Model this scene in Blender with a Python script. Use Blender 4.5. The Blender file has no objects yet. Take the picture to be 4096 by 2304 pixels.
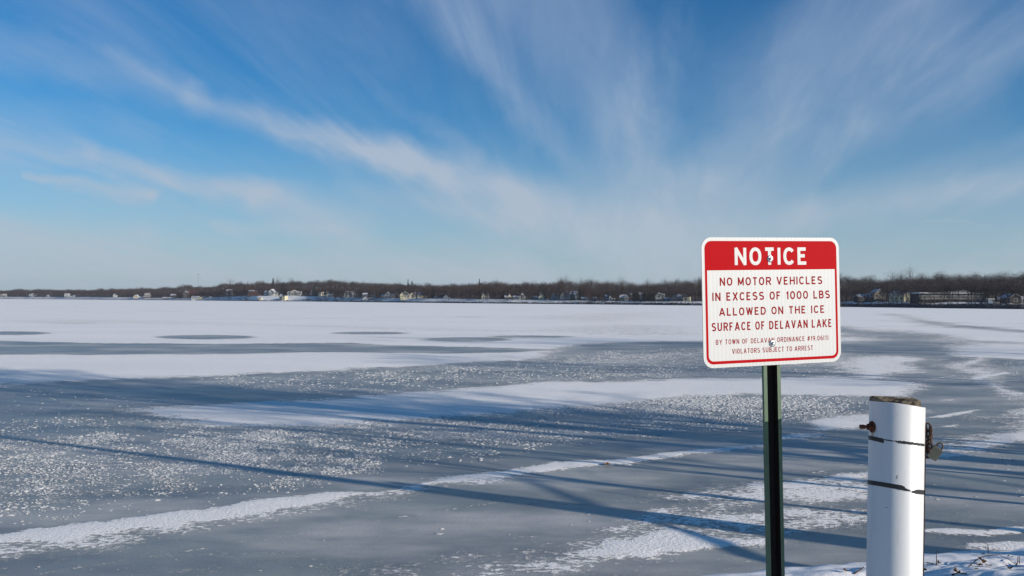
import bpy, math, random
import numpy as np
from mathutils import Matrix, Vector

rad = math.radians
scene = bpy.context.scene
COL = scene.collection
random.seed(7)
RNG = np.random.default_rng(7)

# ---------------------------------------------------------------- camera
F = 3400.0            # focal length in pixels of a 4096 px wide picture
EYE = 3.0             # metres above the ice
PITCH = rad(0.84)
ROLL = rad(0.33)
fw = Vector((0, math.cos(PITCH), math.sin(PITCH)))
up0 = Vector((0, -math.sin(PITCH), math.cos(PITCH)))
rt0 = Vector((1, 0, 0))
rt = rt0 * math.cos(ROLL) + up0 * math.sin(ROLL)
up = up0 * math.cos(ROLL) - rt0 * math.sin(ROLL)
cam_data = bpy.data.cameras.new('camera')
cam_data.sensor_width = 36.0
cam_data.lens = F / 4096 * 36.0
cam_data.clip_start = 0.1
cam_data.clip_end = 20000
cam = bpy.data.objects.new('camera', cam_data)
COL.objects.link(cam)
M = Matrix((rt, up, -fw)).transposed().to_4x4()
M.translation = (0, 0, EYE)
cam.matrix_world = M
scene.camera = cam

def ray(px, py):
    """world direction seen at a point of the photograph (4096 x 2304), scaled to unit depth along +y"""
    u, v = px - 2048.0, py - 1152.0
    d = rt * (u / F) - up * (v / F) + fw
    return d / d.y

def at(px, py, depth):
    d = ray(px, py)
    return Vector((d.x * depth, depth, EYE + d.z * depth))

def on_ice(px, py):
    d = ray(px, py)
    t = -EYE / d.z
    return d.x * t, t

# ---------------------------------------------------------------- light
SUN_AZ = 117.0        # clockwise from +y
SUN_EL = 17.5
SKY_STRENGTH = 0.10
scene.view_settings.view_transform = 'Standard'
scene.view_settings.look = 'None'
scene.view_settings.gamma = 1.0
scene.view_settings.use_curve_mapping = False
scene.view_settings.exposure = 0.15

sun_dir = Vector((math.sin(rad(SUN_AZ)) * math.cos(rad(SUN_EL)), math.cos(rad(SUN_AZ)) * math.cos(rad(SUN_EL)), math.sin(rad(SUN_EL))))
sl = bpy.data.lights.new('sun', 'SUN')
sl.energy = 5.0
sl.angle = rad(0.55)
sl.color = (1.0, 0.90, 0.79)
so = bpy.data.objects.new('sun', sl)
COL.objects.link(so)
so.rotation_euler = (-sun_dir).to_track_quat('-Z', 'Y').to_euler()

world = bpy.data.worlds.new('World')
scene.world = world
world.use_nodes = True

class NT:
    """small helper for writing node graphs"""
    def __init__(s, tree):
        s.t = tree
        s.n = tree.nodes
        s.l = tree.links
    def new(s, kind, **kw):
        n = s.n.new(kind)
        for k, v in kw.items():
            setattr(n, k, v)
        return n
    def put(s, node, i, v):
        if v is None:
            return
        if isinstance(v, bpy.types.NodeSocket):
            s.l.new(v, node.inputs[i])
        else:
            node.inputs[i].default_value = v
    def m(s, op, a=None, b=None, c=None, clamp=False):
        n = s.new('ShaderNodeMath', operation=op, use_clamp=clamp)
        for i, v in enumerate((a, b, c)):
            s.put(n, i, v)
        return n.outputs[0]
    def vm(s, op, a=None, b=None, c=None, scale=None, out=0):
        n = s.new('ShaderNodeVectorMath', operation=op)
        for i, v in enumerate((a, b, c)):
            s.put(n, i, v)
        if scale is not None:
            s.put(n, 3, scale)
        return n.outputs[out]
    def rng(s, v, a, b, c=0.0, d=1.0, kind='SMOOTHSTEP'):
        n = s.new('ShaderNodeMapRange', interpolation_type=kind)
        for i, q in enumerate((v, a, b, c, d)):
            s.put(n, i, q)
        return n.outputs[0]
    def mix(s, f, a, b, blend='MIX'):
        n = s.new('ShaderNodeMix', data_type='RGBA', blend_type=blend)
        s.put(n, 0, f)
        s.put(n, 6, a)
        s.put(n, 7, b)
        return n.outputs[2]
    def noise(s, vec, scale, detail=2, rough=0.5, dim='3D', dist=0.0):
        n = s.new('ShaderNodeTexNoise', noise_dimensions=dim)
        s.put(n, 'Vector', vec)
        n.inputs['Scale'].default_value = scale
        n.inputs['Detail'].default_value = detail
        n.inputs['Roughness'].default_value = rough
        n.inputs['Distortion'].default_value = dist
        return n.outputs[0]

def azel(vx, vy):
    """azimuth and elevation in degrees of a point in the photograph (2576 px wide reading)"""
    d = ray(vx * 4096 / 2576, vy * 4096 / 2576)
    return math.degrees(math.atan2(d.x, d.y)), math.degrees(math.atan2(d.z, math.hypot(d.x, d.y)))

# cirrus bands: each runs from one sky direction to another with a half width at each end (degrees)
PXD = 2576 / 62.0
BANDS = [
    ((-260, 20), (480, 240), 54, 40, .18, .24), ((480, 240), (1000, 405), 30, 46, .22, .46), ((1000, 405), (1480, 560), 46, 76, .46, .44), ((700, 330), (1120, 440), 8, 24, .1, .2),
    ((1300, 520), (1800, 660), 60, 70, .34, .34),
    ((-150, 330), (200, 392), 60, 26, .24, .22), ((200, 392), (640, 490), 22, 34, .26, .52), ((640, 490), (900, 575), 34, 60, .52, .40),
    ((-200, 250), (360, 330), 60, 36, .20, .05), ((60, 434), (390, 490), 6, 20, .30, .48), ((150, 468), (330, 500), 4, 8, .1, .16),
    ((-400, 590), (360, 610), 76, 40, .48, .40), ((-500, 680), (1300, 690), 74, 60, .44, .40),
    ((540, 558), (860, 578), 12, 22, .25, .30), ((850, 470), (1250, 560), 16, 30, .10, .20),
    ((1330, -100), (1600, 420), 165, 115, .34, .26), ((1030, -100), (1460, 440), 60, 30, .20, .18), ((1560, -160), (1600, 560), 80, 90, .08, .16),
    ((1760, 260), (2350, 160), 160, 170, .10, .20), ((1560, 500), (2000, 520), 70, 60, .20, .16),
    ((2290, -160), (1800, 500), 150, 100, .30, .24), ((1990, 250), (1640, 560), 50, 60, .10, .18), ((2700, 30), (1900, 500), 50, 50, .20, .10), ((2560, -100), (2250, 100), 60, 60, .14, .06),
    ((2700, 300), (2050, 520), 24, 24, .12, .12),
    ((2900, 380), (2000, 560), 50, 34, .44, .34), ((2060, 545), (1560, 640), 34, 50, .34, .30), ((1480, 560), (1800, 560), 34, 30, .30, .24),
    ((1200, 730), (2000, 690), 60, 50, .40, .34), ((2330, 569), (2500, 567), 3, 4, .12, .12), ((2540, 640), (2700, 640), 8, 10, .14, .14),
    ((880, 170), (1190, 392), 14, 26, .02, .13), ((2000, 730), (3000, 700), 34, 40, .30, .30),
]

def build_world():
    g = NT(world.node_tree)
    g.n.clear()
    out = g.new('ShaderNodeOutputWorld')
    bg = g.new('ShaderNodeBackground')
    bg.inputs[1].default_value = SKY_STRENGTH
    g.l.new(bg.outputs[0], out.inputs[0])
    sky = g.new('ShaderNodeTexSky', sky_type='NISHITA')
    sky.sun_disc = False
    sky.sun_elevation = rad(SUN_EL)
    sky.sun_rotation = rad(SUN_AZ)
    sky.air_density = 1.0
    sky.dust_density = 0.6
    sky.ozone_density = 2.6
    sky.altitude = 280
    tc = g.new('ShaderNodeTexCoord')
    sep = g.new('ShaderNodeSeparateXYZ')
    g.l.new(tc.outputs['Generated'], sep.inputs[0])
    x, y, z = sep.outputs
    az = g.m('MULTIPLY', g.m('ARCTAN2', x, y), 180 / math.pi)
    el = g.m('MULTIPLY', g.m('ARCSINE', z), 180 / math.pi)
    # positions on a flat cloud deck, for noise that converges towards the horizon
    zz = g.m('ADD', g.m('MAXIMUM', z, 0.0), 0.12)
    px = g.m('DIVIDE', x, zz)
    py = g.m('DIVIDE', y, zz)
    c, s = math.cos(rad(10)), math.sin(rad(10))
    across = g.m('SUBTRACT', g.m('MULTIPLY', px, c), g.m('MULTIPLY', py, s))
    along = g.m('ADD', g.m('MULTIPLY', px, s), g.m('MULTIPLY', py, c))
    comb = g.new('ShaderNodeCombineXYZ')
    g.l.new(across, comb.inputs[0])
    g.l.new(g.m('MULTIPLY', along, 0.13), comb.inputs[1])
    deck = comb.outputs[0]
    n1 = g.noise(deck, 1.8, 6, 0.6, dist=0.8)
    n2 = g.noise(deck, 9.0, 6, 0.66, dist=0.8)
    # warp of the band positions
    ae = g.new('ShaderNodeCombineXYZ')
    g.l.new(az, ae.inputs[0])
    g.l.new(el, ae.inputs[1])
    wn = g.new('ShaderNodeTexNoise')
    wn.inputs['Scale'].default_value = 0.16
    wn.inputs['Detail'].default_value = 4
    wn.inputs['Roughness'].default_value = 0.6
    g.l.new(ae.outputs[0], wn.inputs['Vector'])
    w = g.vm('SUBTRACT', wn.outputs[1], (0.5, 0.5, 0.5))
    w = g.vm('MULTIPLY', w, (4.5, 2.6, 0.0))
    p = g.vm('ADD', ae.outputs[0], w)
    total = None
    for (a, b, w0, w1, i0, i1) in BANDS:
        A, B = azel(*a), azel(*b)
        w0, w1 = w0 / PXD * 1.9, w1 / PXD * 1.9
        i0, i1 = i0 * 1.3, i1 * 1.3
        dx, dy = B[0] - A[0], B[1] - A[1]
        L2 = dx * dx + dy * dy
        rel = g.vm('SUBTRACT', p, (A[0], A[1], 0))
        t = g.m('MULTIPLY', g.vm('DOT_PRODUCT', rel, (dx / L2, dy / L2, 0), out=1), 1.0, clamp=True)
        q = g.vm('MULTIPLY_ADD', g.vm('SCALE', (dx, dy, 0), scale=t), (-1, -1, 0), rel)
        dist = g.vm('LENGTH', q, out=1)
        wid = g.m('MULTIPLY_ADD', t, w1 - w0, w0)
        val = g.m('MULTIPLY', g.rng(g.m('DIVIDE', dist, wid), 1.0, 0.0), g.m('MULTIPLY_ADD', t, i1 - i0, i0))
        # screen: 1-(1-a)(1-b)
        inv = g.m('SUBTRACT', 1.0, val)
        total = inv if total is None else g.m('MULTIPLY', total, inv)
    cloud = g.m('SUBTRACT', 1.0, total)
    fibre = g.rng(n1, 0.30, 0.70, 0.60, 1.32, 'LINEAR')
    fibre2 = g.rng(n2, 0.3, 0.7, 0.84, 1.15, 'LINEAR')
    cloud = g.m('MULTIPLY', g.m('MULTIPLY', cloud, fibre), fibre2)
    veil = g.m('MULTIPLY', g.rng(n1, 0.44, 0.72), g.rng(n2, 0.2, 0.8, 0.12, 0.30))
    cloud = g.m('ADD', cloud, veil)
    low = g.rng(el, 13.0, 0.5, 0.0, 0.72)
    cloud = g.m('ADD', cloud, g.m('MULTIPLY', low, g.m('SUBTRACT', 1.0, cloud)))
    cloud = g.m('MINIMUM', cloud, 0.92)
    # sky colour, then cirrus that scatters pale light
    hsv = g.new('ShaderNodeHueSaturation')
    hsv.inputs['Saturation'].default_value = SKY_SAT
    hsv.inputs['Value'].default_value = 1.0
    g.l.new(sky.outputs[0], hsv.inputs['Color'])
    base = g.mix(1.0, hsv.outputs[0], SKY_TINT, 'MULTIPLY')
    ccol = g.mix(g.rng(el, 0.0, 26.0, kind='LINEAR'), CLOUD_LOW, CLOUD_HIGH)
    col = g.mix(cloud, base, ccol)
    g.l.new(col, bg.inputs[0])

SKY_SAT = 1.15
SKY_TINT = (0.29, 0.755, 1.00, 1)
CLOUD_LOW = (4.25, 4.85, 5.45, 1)
CLOUD_HIGH = (3.2, 4.15, 5.9, 1)
build_world()

# ---------------------------------------------------------------- helpers
def tag(o, label=None, cat=None, group=None, kind=None, category=None):
    cat = cat or category
    for k, v in (('label', label), ('category', cat), ('group', group), ('kind', kind)):
        if v:
            o[k] = v
    return o

def link(o, parent=None):
    COL.objects.link(o)
    if parent is not None:
        o.parent = parent
    return o

def empty(name, loc, rot=(0, 0, 0), **kw):
    o = bpy.data.objects.new(name, None)
    o.empty_display_size = 0.2
    o.location = loc
    o.rotation_euler = rot
    link(o)
    return tag(o, **kw)

def np_mesh(name, V, polys, mats=(), smooth=False, attrs=None):
    """V (n,3); polys: an (m,k) array or a list of such arrays"""
    if isinstance(polys, np.ndarray):
        polys = [polys]
    me = bpy.data.meshes.new(name)
    V = np.asarray(V, np.float32)
    loops = np.concatenate([q.ravel() for q in polys]).astype(np.int32)
    tot = np.concatenate([np.full(len(q), q.shape[1]) for q in polys]).astype(np.int32)
    start = np.concatenate([[0], np.cumsum(tot)[:-1]]).astype(np.int32)
    me.vertices.add(len(V))
    me.vertices.foreach_set('co', V.ravel())
    me.loops.add(len(loops))
    me.loops.foreach_set('vertex_index', loops)
    me.polygons.add(len(tot))
    me.polygons.foreach_set('loop_start', start)
    me.polygons.foreach_set('loop_total', tot)
    for m in mats:
        me.materials.append(m)
    if smooth:
        me.polygons.foreach_set('use_smooth', np.ones(len(tot), bool))
    for k, v in (attrs or {}).items():
        v = np.asarray(v, np.float32)
        if v.ndim == 1:
            a = me.attributes.new(k, 'FLOAT', 'POINT')
            a.data.foreach_set('value', v)
        else:
            a = me.attributes.new(k, 'FLOAT_COLOR', 'POINT')
            a.data.foreach_set('color', v.ravel())
    me.update(calc_edges=True)
    me.validate()
    return me

class MB:
    """collects simple shapes and makes one mesh of them"""
    def __init__(s):
        s.v, s.f, s.mi = [], [], []
        s.cur = 0
    def add(s, vs, fs):
        n = len(s.v)
        s.v += [tuple(p) for p in vs]
        s.f += [tuple(i + n for i in q) for q in fs]
        s.mi += [s.cur] * len(fs)
    def box(s, a, b):
        (x0, y0, z0), (x1, y1, z1) = a, b
        s.add([(x0, y0, z0), (x1, y0, z0), (x1, y1, z0), (x0, y1, z0), (x0, y0, z1), (x1, y0, z1), (x1, y1, z1), (x0, y1, z1)],
              [(0, 3, 2, 1), (4, 5, 6, 7), (0, 1, 5, 4), (1, 2, 6, 5), (2, 3, 7, 6), (3, 0, 4, 7)])
    def tube(s, pts, rads, n=6, cap=True):
        rings = []
        pts = [Vector(p) for p in pts]
        for i, p in enumerate(pts):
            d = (pts[min(i + 1, len(pts) - 1)] - pts[max(i - 1, 0)]).normalized()
            a = d.cross(Vector((0.3, 0.2, 1)) if abs(d.z) < 0.9 else Vector((1, 0.1, 0))).normalized()
            b = d.cross(a)
            r = rads[i] if hasattr(rads, '__len__') else rads
            rings.append([p + (a * math.cos(2 * math.pi * k / n) + b * math.sin(2 * math.pi * k / n)) * r for k in range(n)])
        vs = [q for r_ in rings for q in r_]
        fs = []
        for i in range(len(pts) - 1):
            for k in range(n):
                k2 = (k + 1) % n
                fs.append((i * n + k, i * n + k2, (i + 1) * n + k2, (i + 1) * n + k))
        if cap:
            fs.append(tuple(range(n)))
            fs.append(tuple(range(len(vs) - 1, len(vs) - n - 1, -1)))
        s.add(vs, fs)
    def mesh(s, name, mats, smooth=False):
        me = bpy.data.meshes.new(name)
        me.from_pydata(s.v, [], s.f)
        for m in (mats if isinstance(mats, (list, tuple)) else [mats]):
            me.materials.append(m)
        me.polygons.foreach_set('material_index', s.mi)
        if smooth:
            me.polygons.foreach_set('use_smooth', [True] * len(s.f))
        me.update()
        return me
    def build(s, name, mats, parent=None, smooth=False):
        return link(bpy.data.objects.new(name, s.mesh(name, mats, smooth)), parent)

def obj(name, me, parent=None, **kw):
    return tag(link(bpy.data.objects.new(name, me), parent), **kw)

def fix_normals(me):
    import bmesh
    bm = bmesh.new()
    bm.from_mesh(me)
    bmesh.ops.recalc_face_normals(bm, faces=bm.faces)
    bm.to_mesh(me)
    bm.free()

def fbm(x, y, octaves=4, seed=0, gain=0.5):
    """value noise, about 0..1"""
    out = np.zeros(np.shape(x))
    amp, tot = 1.0, 0.0
    for o in range(octaves):
        xi, yi = np.floor(x).astype(np.int64), np.floor(y).astype(np.int64)
        fx, fy = x - xi, y - yi
        fx = fx * fx * (3 - 2 * fx)
        fy = fy * fy * (3 - 2 * fy)
        def h(a, b):
            n = (a * 374761393 + b * 668265263 + (seed + o) * 1442695041) & 0xffffffff
            n = ((n ^ (n >> 13)) * 1274126177) & 0xffffffff
            n = (n ^ (n >> 16)) & 0xffff
            return n / 65535.0
        v = (h(xi, yi) * (1 - fx) + h(xi + 1, yi) * fx) * (1 - fy) + (h(xi, yi + 1) * (1 - fx) + h(xi + 1, yi + 1) * fx) * fy
        out += v * amp
        tot += amp
        amp *= gain
        x, y = x * 2.03 + 17.1, y * 2.03 + 9.7
    return out / tot

def material(name, col, rough=0.8, spec=0.3, metal=0.0, var=0.0, vscale=5.0, col2=None, bump=0.0, bscale=40.0, detail=4, thr=None, coords='Object'):
    m = bpy.data.materials.new(name)
    m.use_nodes = True
    g = NT(m.node_tree)
    b = g.n['Principled BSDF']
    b.inputs['Roughness'].default_value = rough
    b.inputs['Specular IOR Level'].default_value = spec
    b.inputs['Metallic'].default_value = metal
    tc = g.new('ShaderNodeTexCoord')
    co = tc.outputs[coords]
    c1 = (*col, 1)
    if col2 is not None or var:
        n = g.noise(co, vscale, detail, 0.6)
        if thr:
            n = g.rng(n, thr[0], thr[1])
        else:
            n = g.rng(n, 0.3, 0.7)
        c2 = (*(col2 if col2 is not None else [c * (1 - var) for c in col]), 1)
        g.l.new(g.mix(n, c1, c2), b.inputs['Base Color'])
    else:
        b.inputs['Base Color'].default_value = c1
    if bump:
        bn = g.new('ShaderNodeBump')
        bn.inputs['Strength'].default_value = bump
        bn.inputs['Distance'].default_value = 0.01
        g.l.new(g.noise(co, bscale, 4, 0.6), bn.inputs['Height'])
        g.l.new(bn.outputs[0], b.inputs['Normal'])
    return m

# ---------------------------------------------------------------- the frozen lake
V2S = 4096 / 2576     # my readings of the photograph were made 2576 px wide

def vxy(x, y):
    return on_ice(x * V2S, y * V2S)

def conf(X, Y):
    """bearing and log-distance: equal steps look alike at every distance"""
    return X / Y, np.log(Y)

def poly_c(pts):
    return np.array([conf(*vxy(*p)) for p in pts])

def seg_dist(PX, PY, a, b):
    d = b - a
    L = max(d @ d, 1e-12)
    t = np.clip(((PX - a[0]) * d[0] + (PY - a[1]) * d[1]) / L, 0, 1)
    return np.hypot(PX - a[0] - t * d[0], PY - a[1] - t * d[1])

def poly_sd(PX, PY, P):
    """signed distance, positive inside"""
    n = len(P)
    dist = np.full(PX.shape, 1e9)
    inside = np.zeros(PX.shape, bool)
    for i in range(n):
        a, b = P[i], P[(i + 1) % n]
        dist = np.minimum(dist, seg_dist(PX, PY, a, b))
        if a[1] != b[1]:
            hit = ((PY < a[1]) != (PY < b[1])) & (PX < (b[0] - a[0]) * (PY - a[1]) / (b[1] - a[1]) + a[0])
            inside ^= hit
    return np.where(inside, dist, -dist)

def ellipse(cx, cy, rx, ry, n=20):
    return [(cx + rx * math.cos(2 * math.pi * k / n), cy + ry * math.sin(2 * math.pi * k / n)) for k in range(n)]

# (outline in the 2576 px reading, how snowy 0..1, softness of the edge, edge wander)
PATCHES = [
    # bare ice over the whole near part
    ([(-900, 1010), (-300, 985), (0, 972), (200, 959), (480, 946), (880, 931), (1150, 917), (1290, 909), (1352, 900), (1420, 880), (1500, 862), (1760, 858), (2070, 862),
      (2190, 857), (2260, 858), (2330, 862), (2386, 880), (2400, 896), (2576, 902), (3400, 930), (4200, 1100), (4200, 5000), (-3000, 5000), (-3000, 1100)], 0.0, .030, .02),
    # bands and pools of ice further out
    ([(-600, 855), (0, 858), (300, 864), (560, 865), (880, 862), (960, 868), (1130, 872), (1290, 875), (1400, 880), (1300, 886), (1100, 889), (880, 886), (600, 890), (300, 893), (-600, 895)], 0.0, .014, .012),
    (ellipse(516, 848, 130, 5.5), 0.05, .012, .004),
    (ellipse(20, 838, 105, 4.6), 0.05, .012, .004),
    (ellipse(185, 811, 105, 5.0), 0.50, .03, .004),
    (ellipse(1178, 797, 48, 1.0), 0.25, .006, .0),
    (ellipse(930, 838, 100, 3.6), 0.12, .012, .004),
    (ellipse(1168, 854, 115, 5.5), 0.10, .012, .008),
    (ellipse(1330, 847, 120, 3.5), 0.30, .014, .01),
    ([(-400, 806), (0, 803), (300, 803), (520, 808), (880, 818), (1250, 826), (1500, 834), (1250, 838), (880, 829), (480, 818), (0, 810), (-400, 812)], 0.66, .05, .02),
    ([(350, 806), (700, 800), (1100, 795), (1500, 789), (1500, 791), (1100, 799), (700, 805)], 0.72, .03, .01),
    ([(1230, 800), (1500, 786), (1700, 781), (1700, 800), (1560, 812), (1760, 822), (1760, 845), (1400, 840), (1330, 828), (1500, 815)], 0.62, .05, .03),
    # dark track on the far right
    ([(2205, 789), (2260, 788), (2290, 797), (2345, 806), (2420, 817), (2576, 829), (2900, 840), (2900, 852), (2576, 838), (2400, 826), (2330, 817), (2265, 801)], 0.30, .03, .01),
    ([(2070, 815), (2190, 826), (2310, 838), (2400, 852), (2460, 870), (2300, 870), (2180, 852), (2070, 836)], 0.18, .05, .03),
    ([(2070, 843), (2240, 842), (2240, 846), (2070, 850)], 0.4, .02, .01),
    ([(2300, 854), (2500, 858), (2576, 862), (2800, 866), (2576, 868), (2400, 862)], 0.45, .02, .02),
    ([(2576, 845), (2760, 850), (2760, 853), (2576, 849)], 0.5, .02, .01),
    # snow lying on the near ice
    ([(200, 1046), (400, 1026), (700, 1010), (1000, 990), (1350, 962), (1700, 950), (2000, 948), (2100, 990), (1900, 998), (1750, 1000), (1560, 1024), (1400, 1040), (1200, 1056), (950, 1072), (700, 1084), (450, 1078)], 0.42, .06, .04),
    ([(330, 1030), (560, 1016), (760, 1010), (880, 1003), (1028, 991), (1188, 977), (1359, 963), (1530, 961), (1761, 953), (2076, 949), (2267, 958), (2320, 968), (2290, 985),
      (2281, 998), (2076, 996), (1900, 991), (1761, 993), (1530, 1014), (1393, 1030), (1223, 1042), (1000, 1055), (850, 1066), (640, 1072), (520, 1062), (420, 1045)], 1.0, .024, .012),
    ([(-500, 1395), (-200, 1362), (0, 1340), (159, 1319), (286, 1310), (413, 1291), (572, 1273), (635, 1260), (818, 1240), (930, 1238), (1031, 1231), (1077, 1217), (1108, 1205), (1245, 1187), (1383, 1164),
      (1572, 1152), (1694, 1136), (1921, 1119), (1725, 1143), (1572, 1166), (1490, 1172), (1322, 1191), (1245, 1208), (1077, 1224), (940, 1243), (818, 1262), (667, 1299), (477, 1321), (318, 1344), (159, 1364), (0, 1374), (-500, 1465)], 1.0, .012, .012),
    ([(-500, 1450), (0, 1366), (159, 1355), (318, 1337), (477, 1316), (667, 1296), (818, 1266), (1077, 1228), (1322, 1196), (1322, 1199), (1077, 1236), (818, 1282), (667, 1316), (477, 1342), (318, 1368), (159, 1390), (0, 1404), (-500, 1500)], 0.56, .022, .012),
    ([(1760, 1139), (1921, 1110), (2020, 1090), (2020, 1060), (2092, 1052), (2187, 1036), (2330, 1036), (2187, 1079), (2100, 1082), (1970, 1088), (1900, 1122)], 0.85, .02, .02),
    ([(1900, 1098), (2050, 1092), (2100, 1096), (2050, 1103), (1950, 1106)], 0.7, .012, .01),
    # broad patch at the lower right
    ([(1130, 1460), (1276, 1419), (1398, 1404), (1444, 1376), (1572, 1360), (1640, 1346), (1760, 1338), (1870, 1352), (1990, 1364), (1924, 1373), (1817, 1381), (1700, 1396), (1664, 1407), (1572, 1412),
      (1500, 1430), (1420, 1449), (1350, 1500), (1000, 1500)], 1.0, .016, .03),
    ([(1572, 1300), (1640, 1290), (1760, 1285), (1880, 1282), (2060, 1280), (2187, 1290), (2187, 1322), (2060, 1330), (1990, 1350), (1870, 1345), (1740, 1330), (1640, 1330)], 0.60, .03, .03),
    ([(1640, 1262), (1760, 1236), (1890, 1216), (2020, 1205), (2187, 1190), (2187, 1250), (2020, 1268), (1890, 1268), (1760, 1270)], 0.55, .03, .03),
    ([(1900, 1230), (2020, 1222), (2187, 1225), (2187, 1256), (2020, 1262), (1900, 1258)], 0.78, .03, .03),
    ([(2187, 1186), (2187, 1200), (2020, 1214), (2100, 1196)], 0.8, .01, .01),
    ([(1480, 1330), (1580, 1320), (1660, 1300), (1700, 1330), (1600, 1356), (1480, 1372)], 0.55, .02, .02),
    ([(1240, 1385), (1400, 1356), (1520, 1340), (1520, 1376), (1400, 1400), (1260, 1412), (1000, 1449), (800, 1470), (900, 1430)], 0.30, .03, .03),
    # frosted ice
    ([(1380, 905), (1560, 890), (1720, 886), (1740, 912), (1500, 922)], 0.40, .05, .05),
    ([(1400, 932), (1560, 922), (1740, 920), (1760, 948), (1500, 960)], 0.34, .05, .05),
    ([(820, 942), (1000, 925), (1220, 914), (1120, 938), (900, 952)], 0.30, .05, .05),
    ([(1700, 880), (1900, 870), (2110, 868), (2160, 900), (2100, 925), (1800, 925)], 0.50, .06, .06),
    ([(-300, 1130), (200, 1120), (600, 1160), (560, 1220), (200, 1270), (-300, 1300)], 0.24, .06, .06),
    ([(1560, 1066), (1800, 1046), (1980, 1040), (2000, 1056), (1780, 1090), (1560, 1110)], 0.20, .05, .05),
    ([(1900, 1470), (1500, 1400), (1100, 1420), (700, 1470), (900, 1600)], 0.24, .06, .06),
    # right hand side
    ([(2100, 918), (2164, 900), (2230, 892), (2262, 897), (2295, 904), (2262, 914), (2285, 928), (2240, 944), (2200, 950), (2110, 948)], 0.82, .03, .03),
    ([(2359, 905), (2440, 899), (2470, 915), (2480, 935), (2530, 955), (2576, 975), (2680, 1010), (2720, 1060), (2680, 1110), (2576, 1120), (2526, 1122), (2480, 1136), (2400, 1144), (2340, 1134),
      (2356, 1108), (2430, 1092), (2500, 1082), (2520, 1050), (2515, 1010), (2490, 985), (2440, 962), (2400, 950), (2370, 930)], 0.80, .035, .04),
    ([(2326, 1052), (2390, 1041), (2453, 1031), (2440, 1040), (2380, 1050)], 0.95, .006, .006),
    ([(2330, 1077), (2400, 1068), (2420, 1066), (2400, 1073)], 0.7, .006, .006),
    ([(2340, 1010), (2400, 1002), (2420, 1004), (2380, 1012)], 0.6, .01, .01),
    ([(2320, 1147), (2420, 1142), (2460, 1147), (2400, 1150)], 0.8, .006, .006),
    ([(2318, 1334), (2400, 1330), (2480, 1336), (2540, 1326), (2620, 1318), (2620, 1334), (2540, 1345), (2480, 1350), (2400, 1346), (2318, 1343)], 0.85, .006, .01),
    ([(2420, 1368), (2500, 1362), (2640, 1360), (2640, 1385), (2500, 1388), (2420, 1380)], 0.8, .01, .01),
]
LINES = [   # pale healed cracks and wind scratches: points, half width, strength
    ([(-60, 1475), (73, 1448), (420, 1394), (818, 1334), (1031, 1297), (1276, 1260)], .0011, .34),
    ([(1640, 1148), (1760, 1134), (1860, 1127)], .0018, .55), ([(2320, 1140), (2500, 1122)], .0012, .5), ([(2040, 1190), (2187, 1166)], .0012, .6),
    ([(2280, 965), (2400, 945)], .0012, .4), ([(2452, 952), (2530, 938)], .0030, .6), ([(1000, 1340), (1276, 1310), (1500, 1262)], .0007, .16),
    ([(2120, 1035), (2187, 1030)], .001, .5),
    ([(700, 1460), (1010, 1400), (1240, 1372), (1420, 1330)], .0006, .16), ([(-60, 1180), (240, 1150), (520, 1100), (900, 1085)], .0007, .14), ([(1300, 1320), (1460, 1300), (1640, 1240)], .0006, .18),
    ([(120, 1030), (420, 990), (700, 972), (1020, 962)], .0010, .18), ([(1500, 1130), (1720, 1080), (1900, 1068)], .0008, .2), ([(2330, 1215), (2450, 1190), (2620, 1185)], .0007, .25),
]
GREY_LINES = [  # dark hairlines across the far snow
    ([(-300, 769), (200, 772), (900, 773), (1300, 772)], .9), ([(-300, 775), (400, 777), (1200, 777), (1500, 775)], .8), ([(-200, 783), (300, 784), (900, 781)], .8),
    ([(700, 764), (1100, 768)], .7), ([(900, 782), (1300, 779)], .9), ([(2070, 803), (2300, 812), (2576, 815)], .8), ([(2070, 822), (2300, 822), (2576, 823)], .7),
    ([(1560, 777), (1760, 776)], .8), ([(1480, 843), (1760, 838)], .5), ([(2200, 806), (2576, 816)], .6),
]
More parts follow.
